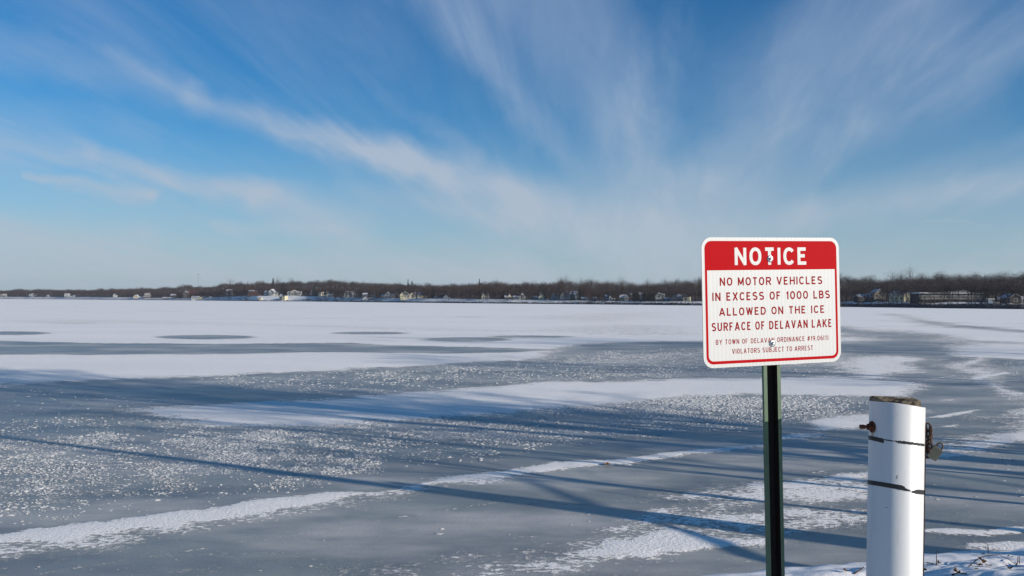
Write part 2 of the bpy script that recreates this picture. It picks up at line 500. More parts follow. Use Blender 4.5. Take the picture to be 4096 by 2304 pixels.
FROST = [   # where loose snow clumps lie on the ice: outline, density per m2
    ([(-700, 1080), (0, 1056), (300, 1050), (520, 1050), (640, 1072), (500, 1110), (200, 1130), (-700, 1130)], 9),
    ([(-700, 1120), (0, 1100), (400, 1090), (700, 1078), (1000, 1090), (1000, 1180), (760, 1236), (500, 1262), (300, 1292), (0, 1318), (-700, 1360)], 42),
    ([(500, 1080), (820, 1062), (1300, 1035), (1560, 1012), (1760, 994), (2080, 996), (2187, 1010), (2187, 1040), (1980, 1070), (1900, 1080), (1700, 1092), (1400, 1130), (1200, 1160), (900, 1200), (500, 1200)], 30),
    ([(1560, 1014), (1760, 996), (2080, 998), (2100, 1020), (1960, 1050), (1600, 1060)], 16),
    ([(400, 955), (880, 934), (1200, 917), (1360, 901), (1500, 880), (1760, 872), (1760, 950), (1530, 958), (1359, 960), (1188, 975), (1028, 988), (800, 1000), (600, 975)], 2.6),
    ([(850, 940), (1050, 925), (1240, 915), (1150, 960), (900, 965)], 3.5), ([(1450, 885), (1720, 880), (1720, 912), (1400, 915)], 3.5), ([(1460, 925), (1700, 920), (1760, 950), (1560, 955), (1400, 950)], 3.5),
    ([(1760, 875), (2110, 868), (2180, 900), (2170, 940), (2076, 946), (1761, 950)], 2.2),
    ([(2480, 880), (2760, 900), (2760, 960), (2560, 950), (2480, 920)], 2.0),
    ([(-600, 970), (0, 975), (300, 990), (520, 1010), (300, 1045), (-600, 1050)], .9),
    ([(900, 1200), (1250, 1190), (1250, 1200), (1000, 1225)], 1.0),
    ([(2330, 1100), (2640, 1100), (2640, 1330), (2330, 1330)], .7), ([(0, 1380), (1300, 1300), (2100, 1130), (2187, 1160), (1500, 1320), (900, 1449), (0, 1449)], .35),
    ([(2490, 1150), (2610, 1150), (2610, 1185), (2490, 1175)], 6),
]
POLYC = [(poly_c(p), s, e, w) for (p, s, e, w) in PATCHES]

def snow_field(X, Y):
    """how much snow lies on the ice at a point, 0 bare .. 1 covered (before fine noise)"""
    U, L = conf(X, Y)
    k = 1.0 / 0.06
    w1 = fbm(U * k, L * k * .6, 4, 3) - .5
    w2 = fbm(U * k, L * k * .6, 4, 11) - .5
    S = np.ones(X.shape)
    for (P, s, e, w) in POLYC:
        lo, hi = P.min(0) - .12, P.max(0) + .12
        idx = np.nonzero((U > lo[0]) & (U < hi[0]) & (L > lo[1]) & (L < hi[1]))
        if not len(idx[0]):
            continue
        sd = poly_sd(U[idx] + w1[idx] * w * 2.4, L[idx] + w2[idx] * w * 2.4, P)
        a = np.clip(sd / (e * 1.5) * .5 + .5, 0, 1)
        a = a * a * (3 - 2 * a)
        S[idx] = S[idx] * (1 - a) + s * a
    for (pts, hw, st) in LINES:
        P = poly_c(pts)
        lo, hi = P.min(0) - .03, P.max(0) + .03
        idx = np.nonzero((U > lo[0]) & (U < hi[0]) & (L > lo[1]) & (L < hi[1]))
        if not len(idx[0]):
            continue
        wob = (fbm(U[idx] * 90, L[idx] * 90, 3, 5) - .5) * .006
        d = np.full(idx[0].shape, 9.)
        for i in range(len(P) - 1):
            d = np.minimum(d, seg_dist(U[idx], L[idx] + wob, P[i], P[i + 1]))
        a = np.clip(1.3 - d / (hw * 1.6), 0, 1) * st
        S[idx] = np.maximum(S[idx], np.minimum(S[idx] + a, .95))
    return S

def hairlines(vx, vy):
    """weight of the dark hairlines, given as places on the photograph's far ice"""
    out = np.zeros(vx.shape)
    for (pts, st) in GREY_LINES:
        P = poly_c(pts)
        for i in range(len(P) - 1):
            a, b = P[i], P[i + 1]
            m = (vx > a[0]) & (vx <= b[0])
            if not m.any():
                continue
            t = (vx[m] - a[0]) / (b[0] - a[0])
            c = a[1] + (b[1] - a[1]) * t + (fbm(vx[m] * 60, vx[m] * 0, 2, 8) - .5) * .1
            # the further away, the wider the wind-swept lane
            wd = np.where(c > 6, .12, .045)
            out[m] = np.maximum(out[m], np.clip(1 - np.abs(vy[m] - c) / wd, 0, 1) * st * (.4 + .9 * fbm(vx[m] * 30, vx[m] * 0 + i, 2, 21)))
    return out

def build_lake():
    tans = np.concatenate([np.linspace(-2.2, -.72, 60)[:-1], np.linspace(-.72, .72, 660), np.linspace(.72, 2.2, 60)[1:]])
    # rows by how far below the horizon they lie (radians of slope)
    slopes = np.concatenate([np.linspace(.55, .36, 24)[:-1], np.linspace(.36, .10, 240)[:-1], np.linspace(.10, .03, 120)[:-1], np.geomspace(.03, .0022, 110)[:-1], np.geomspace(.0022, .0007, 10)])
    ys = EYE / slopes
    T, Y = np.meshgrid(tans, ys)
    X = T * Y
    S = snow_field(X, Y)
    H = hairlines(*conf(X, Y))
    S = S * (1 - .45 * H)
    Z = (fbm(X * 1.7, Y * 1.7, 3, 31) - .5) * .010
    Z = np.where(Y < 60, Z + .018 * np.clip(S - .2, 0, 1), 0)
    n, m = T.shape
    V = np.stack([X, Y, Z], -1).reshape(-1, 3)
    i = np.arange(n - 1)[:, None] * m + np.arange(m - 1)[None, :]
    Q = np.stack([i, i + 1, i + m + 1, i + m], -1).reshape(-1, 4)
    me = np_mesh('frozen_lake', V, Q, [lake_material()], True, {'snow': S.ravel()})
    return obj('frozen_lake', me, kind='structure')

def lake_material():
    m = bpy.data.materials.new('ice_and_snow')
    m.use_nodes = True
    g = NT(m.node_tree)
    b = g.n['Principled BSDF']
    geo = g.new('ShaderNodeNewGeometry')
    pos = geo.outputs['Position']
    at_ = g.new('ShaderNodeAttribute', attribute_name='snow')
    S = at_.outputs['Fac']
    # fine wind-torn edges; the grain gets coarser with distance so that it stays grain
    st = g.vm('MULTIPLY', pos, (1.0, 1.5, 1.0))
    nf = g.noise(st, 9.0, 5, 0.68)
    nm = g.noise(st, 1.5, 4, 0.6)
    nl = g.noise(g.vm('MULTIPLY', pos, (.35, 1.0, 1.0)), .12, 4, 0.6)
    n = g.m('ADD', g.m('MULTIPLY', nf, .62), g.m('MULTIPLY', nm, .38))
    v = g.m('ADD', S, g.m('MULTIPLY', g.m('SUBTRACT', n, .5), 3.4))
    mask = g.rng(v, .42, .60)
    thin = g.rng(v, .12, .5, 0.0, .30)
    mask = g.m('MAXIMUM', mask, thin)
    # dusting of fine crystals on bare ice
    dust = g.noise(pos, 38.0, 3, 0.7)
    dust = g.m('MULTIPLY', g.rng(dust, .57, .70), g.rng(g.noise(pos, .8, 3, .6), .36, .64, .08, .55))
    mask = g.m('MAXIMUM', mask, dust)
    film = g.m('MULTIPLY', g.rng(g.noise(g.vm('MULTIPLY', pos, (.45, 1.1, 1)), .30, 5, .62), .40, .64), .36)
    mask = g.m('MAXIMUM', mask, film)
    snow_c = g.mix(g.rng(nl, .35, .65), (.88, .86, .82, 1), (.94, .915, .865, 1))
    snow_c = g.mix(g.rng(nm, .35, .7, 0, .35), snow_c, (.78, .785, .79, 1))
    ice_n = g.rng(g.noise(g.vm('MULTIPLY', pos, (.5, 1, 1)), .55, 4, .6), .3, .7)
    ice_c = g.mix(ice_n, (.128, .142, .150, 1), (.262, .275, .255, 1))
    col = g.mix(mask, ice_c, snow_c)
    g.l.new(col, b.inputs['Base Color'])
    g.l.new(g.rng(mask, 0, 1, .34, .9, 'LINEAR'), b.inputs['Roughness'])
    g.l.new(g.rng(mask, 0, 1, .34, .12, 'LINEAR'), b.inputs['Specular IOR Level'])
    bump = g.new('ShaderNodeBump')
    bump.inputs['Distance'].default_value = .035
    bump.inputs['Strength'].default_value = .65
    h = g.m('MULTIPLY', mask, g.m('ADD', .6, g.m('MULTIPLY', g.noise(pos, 22.0, 4, .7), .9)))
    h = g.m('ADD', h, g.m('MULTIPLY', nm, .4))
    g.l.new(h, bump.inputs['Height'])
    g.l.new(bump.outputs[0], b.inputs['Normal'])
    return m

build_lake()

# ---------------------------------------------------------------- the near bank
SHORE = np.array([(-60, 30), (-25, 4), (-8, 6.0), (-2, 8.3), (1.7, 9.15), (3.0, 9.55), (4.2, 9.85), (5.0, 10.15), (6.2, 10.45), (8, 11.1), (12, 12.4), (20, 17.5), (34, 29), (60, 47), (110, 70), (110, -80), (-60, -80)], float)

def bank_height(X, Y):
    sd = poly_sd(X + (fbm(X * 1.3, Y * 1.3, 3, 41) - .5) * .5, Y + (fbm(X * 1.3, Y * 1.3, 3, 43) - .5) * .5, SHORE)
    rise = np.clip(sd, 0, None)
    z = 1.32 * (1 - np.exp(-(rise / 3.6) ** 1.6)) + .35 * np.clip((rise - 6) / 30, 0, 1)
    drift = (fbm(X * .9 + Y * .2, Y * 2.2, 3, 51) - .45) * .20 + (fbm(X * 3.4, Y * 5.0, 3, 52) - .5) * .07 + (fbm(X * 14, Y * 14, 2, 53) - .5) * .012
    k = np.clip(sd / .8, 0, 1)
    z += drift * k + .055 * np.clip(sd / .25, 0, 1)
    return np.where(sd > 0, z, -.12 + np.clip(sd, -.3, 0) * .3), sd

def build_bank():
    m = bpy.data.materials.new('bank_snow')
    m.use_nodes = True
    g = NT(m.node_tree)
    b = g.n['Principled BSDF']
    geo = g.new('ShaderNodeNewGeometry')
    pos = geo.outputs['Position']
    n = g.noise(pos, 2.2, 4, .6)
    g.l.new(g.mix(g.rng(n, .35, .7), (.92, .905, .88, 1), (.86, .855, .85, 1)), b.inputs['Base Color'])
    b.inputs['Roughness'].default_value = .85
    b.inputs['Specular IOR Level'].default_value = .15
    bump = g.new('ShaderNodeBump')
    bump.inputs['Distance'].default_value = .012
    bump.inputs['Strength'].default_value = .5
    g.l.new(g.noise(pos, 45.0, 4, .7), bump.inputs['Height'])
    g.l.new(bump.outputs[0], b.inputs['Normal'])
    xs = np.concatenate([np.linspace(-60, -4, 40)[:-1], np.linspace(-4, .5, 50)[:-1], np.linspace(.5, 8.5, 300)[:-1], np.linspace(8.5, 20, 40)[:-1], np.linspace(20, 110, 60)])
    ys = np.concatenate([np.linspace(-80, -6, 30)[:-1], np.linspace(-6, 7.5, 60)[:-1], np.linspace(7.5, 11, 130)[:-1], np.linspace(11, 20, 40)[:-1], np.linspace(20, 72, 60)])
    X, Y = np.meshgrid(xs, ys)
    Z, sd = bank_height(X, Y)
    nn, mm = X.shape
    V = np.stack([X, Y, Z], -1).reshape(-1, 3)
    i = np.arange(nn - 1)[:, None] * mm + np.arange(mm - 1)[None, :]
    Q = np.stack([i, i + 1, i + mm + 1, i + mm], -1).reshape(-1, 4)
    keep = (sd.ravel()[Q] > -.5).any(1)
    me = np_mesh('snowy_bank', V, Q[keep], [m], True)
    obj('snowy_bank', me, kind='structure')

build_bank()

def bank_z(x, y):
    return float(bank_height(np.array([x]), np.array([y]))[0][0])

# ---------------------------------------------------------------- loose snow clumps on the ice
def build_clumps():
    pts = []
    for (poly, dens) in FROST:
        P = np.array([vxy(*p) for p in poly])
        C = poly_c(poly)
        lo, hi = P.min(0), P.max(0)
        area = (hi[0] - lo[0]) * (hi[1] - lo[1])
        n = int(min(area * dens * 11.5, 250000))
        X = RNG.uniform(lo[0], hi[0], n)
        Y = RNG.uniform(max(lo[1], 5), hi[1], n)
        U, L = conf(X, Y)
        sd = poly_sd(U + (fbm(U * 25, L * 14, 3, 61) - .5) * .06, L + (fbm(U * 25, L * 14, 3, 62) - .5) * .10, C)
        clus = fbm(X * .9, Y * .55, 3, 63) * .55 + fbm(X * 3.2, Y * 3.2, 2, 64) * .45
        prob = np.clip((clus - .36) * 3.6, .03, 1) * np.clip(sd / .03 + .25, 0, 1) * (sd > -.01)
        keep = RNG.uniform(0, 1, n) < prob
        S = snow_field(X[keep], Y[keep])
        k2 = S < .8
        pts.append(np.stack([X[keep][k2], Y[keep][k2]], -1))
    P = np.concatenate(pts)
    print('clumps before cap', len(P))
    P = P[RNG.permutation(len(P))[:95000]]
    n = len(P)
    print('clumps', n)
    ang = np.arange(5) / 5 * 2 * math.pi
    size = .0138 * np.exp(RNG.normal(0, .34, n)) * np.clip(P[:, 1] / 17, .8, 1.7)
    big = RNG.uniform(0, 1, n) < .06
    size = np.where(big, size * 1.7, size)
    size = np.clip(size, .006, .045)
    ax = size * RNG.uniform(1.1, 2.0, n)
    ay = size * RNG.uniform(.7, 1.2, n)
    hz = size * RNG.uniform(.28, .58, n)
    rot = RNG.uniform(-.5, .5, n)
    rings = []
    for (rr, zz, jit) in ((1.0, -.15, .35), (.66, .75, .30)):
        j = 1 + RNG.uniform(-jit, jit, (n, 5))
        x = np.cos(ang)[None] * rr * j * ax[:, None]
        y = np.sin(ang)[None] * rr * j * ay[:, None]
        z = np.full((n, 5), zz) * hz[:, None] * (1 + RNG.uniform(-.2, .2, (n, 5)))
        c, s = np.cos(rot)[:, None], np.sin(rot)[:, None]
        rings.append(np.stack([P[:, :1] + x * c - y * s, P[:, 1:] + x * s + y * c, z + .002], -1))
    top = np.stack([P[:, 0], P[:, 1], hz * 1.05], -1)[:, None]
    V = np.concatenate(rings + [top], 1)
    k = np.arange(5)
    k2 = (k + 1) % 5
    quads = np.stack([k, k2, k2 + 5, k + 5], -1)
    tris = np.stack([k + 5, k2 + 5, np.full(5, 10)], -1)
    off = np.arange(n)[:, None, None] * 11
    Q = (quads[None] + off).reshape(-1, 4)
    T = (tris[None] + off).reshape(-1, 3)
    m = material('clump_snow', (.56, .57, .565), .8, .2, var=.15, vscale=12)
    me = np_mesh('snow_clumps', V.reshape(-1, 3), [Q, T], [m], True)
    obj('snow_clumps', me, kind='stuff', label='small white clumps of blown snow scattered over the bare ice', category='snow')

build_clumps()

# ---------------------------------------------------------------- the far shore
SX = [-1200, -600, 0, 450, 900, 1030, 1245, 1330, 1400, 1700, 2000, 2400, 2700, 3100, 3400, 3700, 3900, 4096, 4700, 5300]
SD = [2300, 2100, 2000, 1650, 1325, 1205, 1165, 1100, 1045, 900, 810, 728, 660, 600, 566, 500, 464, 440, 400, 380]
BX = [-600, 0, 450, 700, 820, 900, 1000, 1150, 1300, 1400, 1600, 1700, 2000, 2200, 2400, 2700, 3100, 3400, 3700, 3900, 4096, 4700]
BZ = [4.6, 4.6, 5.0, 3.4, 4.4, 6.2, 7.6, 8.0, 7.0, 5.6, 4.7, 4.8, 4.0, 3.4, 3.1, 3.0, 3.0, 3.4, 3.6, 3.6, 3.4, 3.4]
KX = [-600, 0, 300, 600, 700, 850, 950, 1100, 1200, 1350, 1450, 1600, 1750, 1900, 2000, 2200, 2250, 2350, 2500, 2540, 2600, 2650, 2720, 2800, 3350, 3450, 3500, 3530, 3620, 3700, 3790, 3840, 3900, 3940, 3980, 4040, 4096, 4700]
KY = [1158, 1160, 1157, 1153, 1146, 1140, 1134, 1130, 1125, 1124, 1127, 1132, 1136, 1133, 1130, 1132, 1128, 1125, 1126, 1134, 1128, 1123, 1122, 1119, 1107, 1108, 1103, 1109, 1104, 1105, 1096, 1093, 1101, 1096, 1099, 1093, 1089, 1080]

def yh(px):
    return 1190.1 + (px - 7.5) * 0.00576

def shore_d(px):
    return np.interp(px, SX, SD)

def sky_z(px, D):
    return EYE + (yh(px) - np.interp(px, KX, KY)) / F * D + 2.0

def terrain_z(px, t):
    """height of the far land t metres behind its shoreline"""
    px = np.asarray(px, float)
    t = np.asarray(t, float)
    b = np.interp(px, BX, BZ)
    hill = np.maximum(sky_z(px, shore_d(px) + 260) - 15.5, b + 1.0)
    lip = np.clip(.9 + .5 * fbm(px * .05, t * 0 + 2, 2, 71) + .5 * np.clip((px - 3300) / 300, 0, 1), 0, 2.2)
    s1 = np.clip(t / 2.2, 0, 1) ** .7
    s2 = np.clip((t - 2) / 30, 0, 1)
    s2 = s2 * s2 * (3 - 2 * s2)
    s3 = np.clip((t - 45) / 215, 0, 1)
    s3 = s3 * s3 * (3 - 2 * s3)
    z = -.25 + (lip + .25) * s1 + (b - lip) * s2 + (hill - b) * s3
    z = z + (fbm(px * .03, t * .08, 3, 73) - .5) * 1.0 * np.clip((t - 3) / 20, 0, 1)
    z = np.where(t > 320, z - (t - 320) * .02, z)
    return np.where(t < 0, -.25 + t * .02, z)

def land(px, t):
    D = shore_d(px) + t
    return Vector(((px - 2048) / F * D, D, float(terrain_z(px, t))))

def build_far_land():
    m = bpy.data.materials.new('far_land')
    m.use_nodes = True
    g = NT(m.node_tree)
    b = g.n['Principled BSDF']
    b.inputs['Roughness'].default_value = .95
    b.inputs['Specular IOR Level'].default_value = .1
    geo = g.new('ShaderNodeNewGeometry')
    pos = geo.outputs['Position']
    br = g.new('ShaderNodeAttribute', attribute_name='brush').outputs['Fac']
    n = g.noise(g.vm('MULTIPLY', pos, (.09, .05, .8)), 1.0, 5, .7)
    n2 = g.noise(g.vm('MULTIPLY', pos, (.6, .3, 2.)), 1.0, 3, .7)
    k = g.m('ADD', br, g.m('MULTIPLY', g.m('SUBTRACT', g.m('ADD', g.m('MULTIPLY', n, .6), g.m('MULTIPLY', n2, .4)), .5), 1.7))
    mask = g.rng(k, .42, .60)
    brown = g.mix(g.rng(n2, .3, .7), (.060, .048, .042, 1), (.15, .115, .09, 1))
    g.l.new(g.mix(mask, (.74, .735, .72, 1), brown), b.inputs['Base Color'])
    pxs = np.concatenate([np.arange(-1100, -200, 60), np.arange(-200, 4300, 9), np.arange(4300, 5300, 60)]).astype(float)
    ts = np.array([-8, 0, .35, .8, 1.4, 2.2, 3.2, 5, 7.5, 10, 13, 16, 20, 24, 28, 33, 40, 48, 58, 75, 100, 130, 170, 220, 270, 320, 420, 700, 1300], float)
    P, T = np.meshgrid(pxs, ts)
    D = shore_d(P) + T + np.where(T < 4, (fbm(P * .09, P * 0, 3, 77) - .5) * 3.0, 0)
    Z = terrain_z(P, T)
    brush = np.clip((T - 44) / 20, 0, 1) + np.clip(1 - T / 2.4, 0, 1) * .75
    bl = np.interp(P, [0, 600, 800, 1000, 1040, 1240, 1260, 1500, 1600, 1900, 2150, 2400, 2700, 3400, 3620, 3640, 4096], [.3, .35, .42, .48, .08, .08, .50, .52, .25, .38, .38, .5, .4, .42, .38, .25, .38])
    brush = np.clip(brush + np.where((T > 2.4) & (T < 40), bl, 0), 0, 1)
    rk = np.clip((P - 3300) / 200, 0, 1) * np.clip(1 - (T - 7) / 3, 0, 1) * .7
    brush = np.clip(brush + rk, 0, 1)
    V = np.stack([(P - 2048) / F * D, D, Z], -1).reshape(-1, 3)
    nn, mm = P.shape
    i = np.arange(nn - 1)[:, None] * mm + np.arange(mm - 1)[None, :]
    Q = np.stack([i, i + 1, i + mm + 1, i + mm], -1).reshape(-1, 4)
    obj('far_shore_land', np_mesh('far_shore_land', V, Q, [m], True, {'brush': brush.ravel()}), kind='structure')

build_far_land()

# rocks, brush and seawall rubble along the far waterline
def build_shore_rubble():
    n = 5200
    px = RNG.uniform(-150, 4300, n)
    w = np.interp(px, [0, 900, 2300, 2500, 3300, 4096], [.9, .9, 1.0, 1.5, 2.2, 2.4])
    t = RNG.uniform(.1, 1, n) ** 1.4 * 2.6 * w
    D = shore_d(px) + t + (fbm(px * .09, px * 0, 3, 77) - .5) * 3.0 * (t < 4)
    X = (px - 2048) / F * D
    z = terrain_z(px, t)
    s = RNG.uniform(.25, .75, n) * np.sqrt(w)
    c = np.array([[-1, -1, 0], [1, -1, 0], [1, 1, 0], [-1, 1, 0], [-.6, -.6, 1], [.7, -.5, 1], [.5, .6, 1], [-.6, .5, 1]], float)
    V = c[None] * (1 + RNG.uniform(-.35, .35, (n, 8, 3))) * (s[:, None, None] * np.array([1.3, .8, .8]))
    V = V + np.stack([X, D, z - .15], -1)[:, None]
    q = np.array([[4, 5, 6, 7], [0, 1, 5, 4], [1, 2, 6, 5], [2, 3, 7, 6], [3, 0, 4, 7]])
    Q = (q[None] + np.arange(n)[:, None, None] * 8).reshape(-1, 4)
    m = material('shore_rock', (.055, .050, .052), .9, .2, col2=(.20, .20, .22), vscale=.9, thr=(.5, .72))
    obj('shore_rocks', np_mesh('shore_rocks', V.reshape(-1, 3), Q, [m]), kind='stuff', label='dark rocks and rubble lining the far waterline', category='rocks')

build_shore_rubble()

# ---------------------------------------------------------------- trees
def grow(rng, height, spread=1.0, trunk_r=.22, levels=3, counts=(9, 5, 4), first=.28, droop=0.0, lean=(0, 0), seglen=3):
    """skeleton of a leafless tree: list of (level, [points], [radii])"""
    out = []
    def branch(p, d, L, r, lev):
        pts, rads = [p.copy()], [r]
        n = seglen + (2 if lev == 0 else 0)
        q, dd = p.copy(), d.normalized()
        for i in range(n):
            jit = .10 if lev == 0 else .26
            dd = (dd + Vector((rng.uniform(-1, 1), rng.uniform(-1, 1), rng.uniform(-.6, 1))) * jit + Vector((0, 0, .06 if lev else 0)) - Vector((0, 0, droop * lev * .1))).normalized()
            q = q + dd * (L / n)
            pts.append(q.copy())
            rads.append(max(r * (1 - .86 * (i + 1) / n), .006))
        out.append((lev, pts, rads))
        if lev >= levels:
            return
        c = counts[lev]
        for k in range(c):
            f = first + (1 - first) * (k + rng.uniform(.2, .9)) / c if lev == 0 else .25 + .75 * (k + rng.uniform(.1, .9)) / c
            f = min(f, .98)
            x = f * n
            i = min(int(x), n - 1)
            b = pts[i].lerp(pts[i + 1], x - i)
            rb = rads[i] + (rads[i + 1] - rads[i]) * (x - i)
            ax = (pts[i + 1] - pts[i]).normalized()
            az = rng.uniform(0, 2 * math.pi) if lev else (k * 2.4 + rng.uniform(-.5, .5))
            side = Vector((math.cos(az), math.sin(az), 0))
            side = (side - ax * side.dot(ax)).normalized()
            ang = rng.uniform(.55, 1.05) * (1.05 if lev == 0 else 1)
            nd = ax * math.cos(ang) + side * math.sin(ang)
            frac = (1 - .62 * f) if lev == 0 else (1 - .45 * f)
            branch(b, nd, L * frac * rng.uniform(.5, .72) * (spread if lev == 0 else 1), min(rb * .62, r * .5), lev + 1)
    branch(Vector((0, 0, 0)), Vector((lean[0], lean[1], 1)), height, trunk_r, 0)
    return out

def skeleton_mesh(name, sk, mat, lev_lo, lev_hi, sides=3, rmin=0.0, minrad=0.0):
    Vs, Qs, n = [], [], 0
    for (lev, pts, rads) in sk:
        if not (lev_lo <= lev <= lev_hi):
            continue
        k_ = 7 if lev == 0 else sides
        ang = np.arange(k_) / k_ * 2 * math.pi
        P = np.array(pts)
        d = np.gradient(P, axis=0)
        d /= np.linalg.norm(d, axis=1)[:, None]
        ref = np.where(np.abs(d[:, 2:3]) > .9, np.array([[1., 0, 0]]), np.array([[0, 0, 1.]]))
        a = np.cross(d, ref)
        a /= np.linalg.norm(a, axis=1)[:, None]
        b = np.cross(d, a)
        r = np.maximum(np.array(rads), minrad)[:, None, None]
        R = P[:, None] + (a[:, None] * np.cos(ang)[None, :, None] + b[:, None] * np.sin(ang)[None, :, None]) * r
        m = len(P)
        Vs.append(R.reshape(-1, 3))
        i = (np.arange(m - 1)[:, None] * k_ + np.arange(k_)[None])
        i2 = (np.arange(m - 1)[:, None] * k_ + (np.arange(k_)[None] + 1) % k_)
        Qs.append(np.stack([i, i2, i2 + k_, i + k_], -1).reshape(-1, 4) + n)
        n += m * k_
    return np_mesh(name, np.concatenate(Vs), np.concatenate(Qs), [mat], lev_lo == 0)

M_BARK = material('bark', (.075, .062, .055), .95, .1, col2=(.038, .031, .028), vscale=1.4)
M_BARK_PALE = material('pale_bark', (.17, .15, .135), .95, .1, col2=(.09, .078, .07), vscale=1.4)
M_TWIG = material('twigs', (.050, .039, .036), .95, .1, col2=(.030, .024, .025), vscale=.25)
M_TWIG_GREY = material('grey_twigs', (.085, .073, .070), .95, .1, col2=(.05, .044, .045), vscale=.25)
M_TWIG_RED = material('copper_leaves', (.13, .050, .030), .95, .1, col2=(.12, .055, .04), vscale=.3)
M_NEEDLE = material('conifer_needles', (.018, .032, .030), .95, .1, col2=(.030, .045, .034), vscale=.6)

def slivers(rng, centres, length, width, outward=None):
    """thin twig-like triangles"""
    n = len(centres)
    d = rng.normal(0, 1, (n, 3))
    if outward is not None:
        d = d * .8 + outward
    d /= np.linalg.norm(d, axis=1)[:, None]
    s = np.cross(d, rng.normal(0, 1, (n, 3)))
    s /= np.linalg.norm(s, axis=1)[:, None]
    L = length * rng.uniform(.5, 1.3, n)[:, None]
    W = width * rng.uniform(.6, 1.4, n)[:, None]
    return np.stack([centres - d * L * .5 + s * W * .5, centres - d * L * .5 - s * W * .5, centres + d * L * .5], 1)

def crown_points(rng, n, height, radius, base=.25):
    """points through an uneven crown, denser in clumps towards the outside"""
    nc = 9
    cc = rng.normal(0, 1, (nc, 3))
    cc /= np.linalg.norm(cc, axis=1)[:, None]
    cc = cc * rng.uniform(.35, .72, (nc, 1))
    idx = rng.integers(0, nc, n)
    p = cc[idx] + rng.normal(0, .24, (n, 3))
    low = rng.uniform(0, 1, n) < .25
    p[low] = rng.normal(0, .4, (low.sum(), 3))
    r = np.linalg.norm(p, axis=1)
    p *= np.where(r > 1, 1 / np.maximum(r, 1e-6), 1)[:, None]
    out = p.copy()
    p = p * np.array([radius, radius, height * (1 - base) * .5])
    p[:, 2] += height * (1 + base) * .5
    return p, out

# the forest that covers the far hills: one mass of many leafless trees
def build_forest():
    rng = np.random.default_rng(21)
    kinds = []
    for k in range(7):
        H = 1.0
        p, o = crown_points(rng, 190, H, .46, .16)
        tri = slivers(rng, p, .15, .020, o)
        # trunk and limbs, three-sided
        stems = []
        pf, of = crown_points(rng, 400, H, .46, .16)
        trif = slivers(rng, pf, .11, .0095, of)
        for j in range(6):
            a = rng.uniform(0, 2 * math.pi)
            top = np.array([math.cos(a) * rng.uniform(0, .3), math.sin(a) * rng.uniform(0, .3), rng.uniform(.55, .9)]) if j else np.array([0, 0, .8])
            b0 = np.array([0, 0, -.08 if j == 0 else rng.uniform(.15, .4)])
            w = .020 if j == 0 else .010
            for (dx, dy) in ((w, 0), (0, w)):
                stems.append([b0 - [dx, dy, 0], b0 + [dx, dy, 0], top])
        kinds.append((np.concatenate([tri, np.array(stems)]), np.concatenate([trif, np.array(stems)])))
    allT, tint = [], []
    rows = [(27, .22), (40, .35), (50, 1.0), (60, 1.0), (72, 1.0), (88, 1), (108, 1), (132, 1), (160, 1), (195, 1), (230, 1), (262, 1), (275, .8)]
    cnt = 0
    for ri, (t0, dens) in enumerate(rows):
        px = -260.0
        while px < 4420:
            D = float(shore_d(px)) + t0
            step = 5.2 / D * F / dens * rng.uniform(.6, 1.4)
            px += step
            t = t0 + rng.uniform(-8, 8) * (.5 if ri < 2 else 1)
            if px > 4420:
                break
            if ri < 2 and ((1030 < px < 1250) or px > 3300):
                continue
            if ri < 5 and px < 800 and rng.uniform() < .3:
                continue
            D = float(shore_d(px)) + t
            z = float(terrain_z(px, t))
            if ri >= 9:
                top = float(sky_z(px, D)) + (rng.normal(0, 1.0) if rng.uniform() > .10 else rng.uniform(.6, 2.4)) + (float(fbm(np.array([px * .045]), np.array([3.3]), 2, 95)[0]) - .5) * 6.5 - 1.0 + (float(fbm(np.array([px * .012]), np.array([7.3]), 2, 96)[0]) - .5) * 4
                H = np.clip(top - z, 9, 24)
            else:
                H = rng.uniform(11, 16.5)
                H = min(H, float(sky_z(px, D)) - z + 1.0)
                H = max(H, 5)
            K = kinds[rng.integers(0, 7)][1 if px > 2250 else 0]
            a = rng.uniform(0, 2 * math.pi)
            c, s = math.cos(a), math.sin(a)
            R = np.array([[c, s, 0], [-s, c, 0], [0, 0, 1]])
            fat = rng.uniform(.8, 1.15)
            T = (K @ R) * np.array([max(H, 12) * fat, max(H, 12) * fat, H]) + np.array([(px - 2048) / F * D, D, z])
            allT.append(T)
            v = rng.uniform(0, 1)
            g_ = rng.uniform(.75, 1.25)
            warm = np.clip(.5 + .8 * (float(fbm(np.array([px * .006]), np.array([t * .02]), 3, 91)[0]) - .5) * 2, 0, 1)
            base = np.array([.046, .036, .034]) * (1 - warm) + np.array([.068, .046, .036]) * warm
            tint.append(np.tile(np.append(base * g_, 1.0), (T.shape[0] * 3, 1)))
            cnt += 1
    T = np.concatenate(allT)
    print('forest trees', cnt, 'tris', len(T))
    m = bpy.data.materials.new('forest_twigs')
    m.use_nodes = True
    g = NT(m.node_tree)
    b = g.n['Principled BSDF']
    b.inputs['Roughness'].default_value = .95
    b.inputs['Specular IOR Level'].default_value = .05
    a_ = g.new('ShaderNodeAttribute', attribute_name='tint')
    g.l.new(a_.outputs['Color'], b.inputs['Base Color'])
    me = np_mesh('forest', T.reshape(-1, 3), np.arange(len(T) * 3).reshape(-1, 3), [m], False, {'tint': np.concatenate(tint)})
    obj('forest', me, kind='stuff', label='leafless brown woods covering the hills across the lake', category='forest')

build_forest()

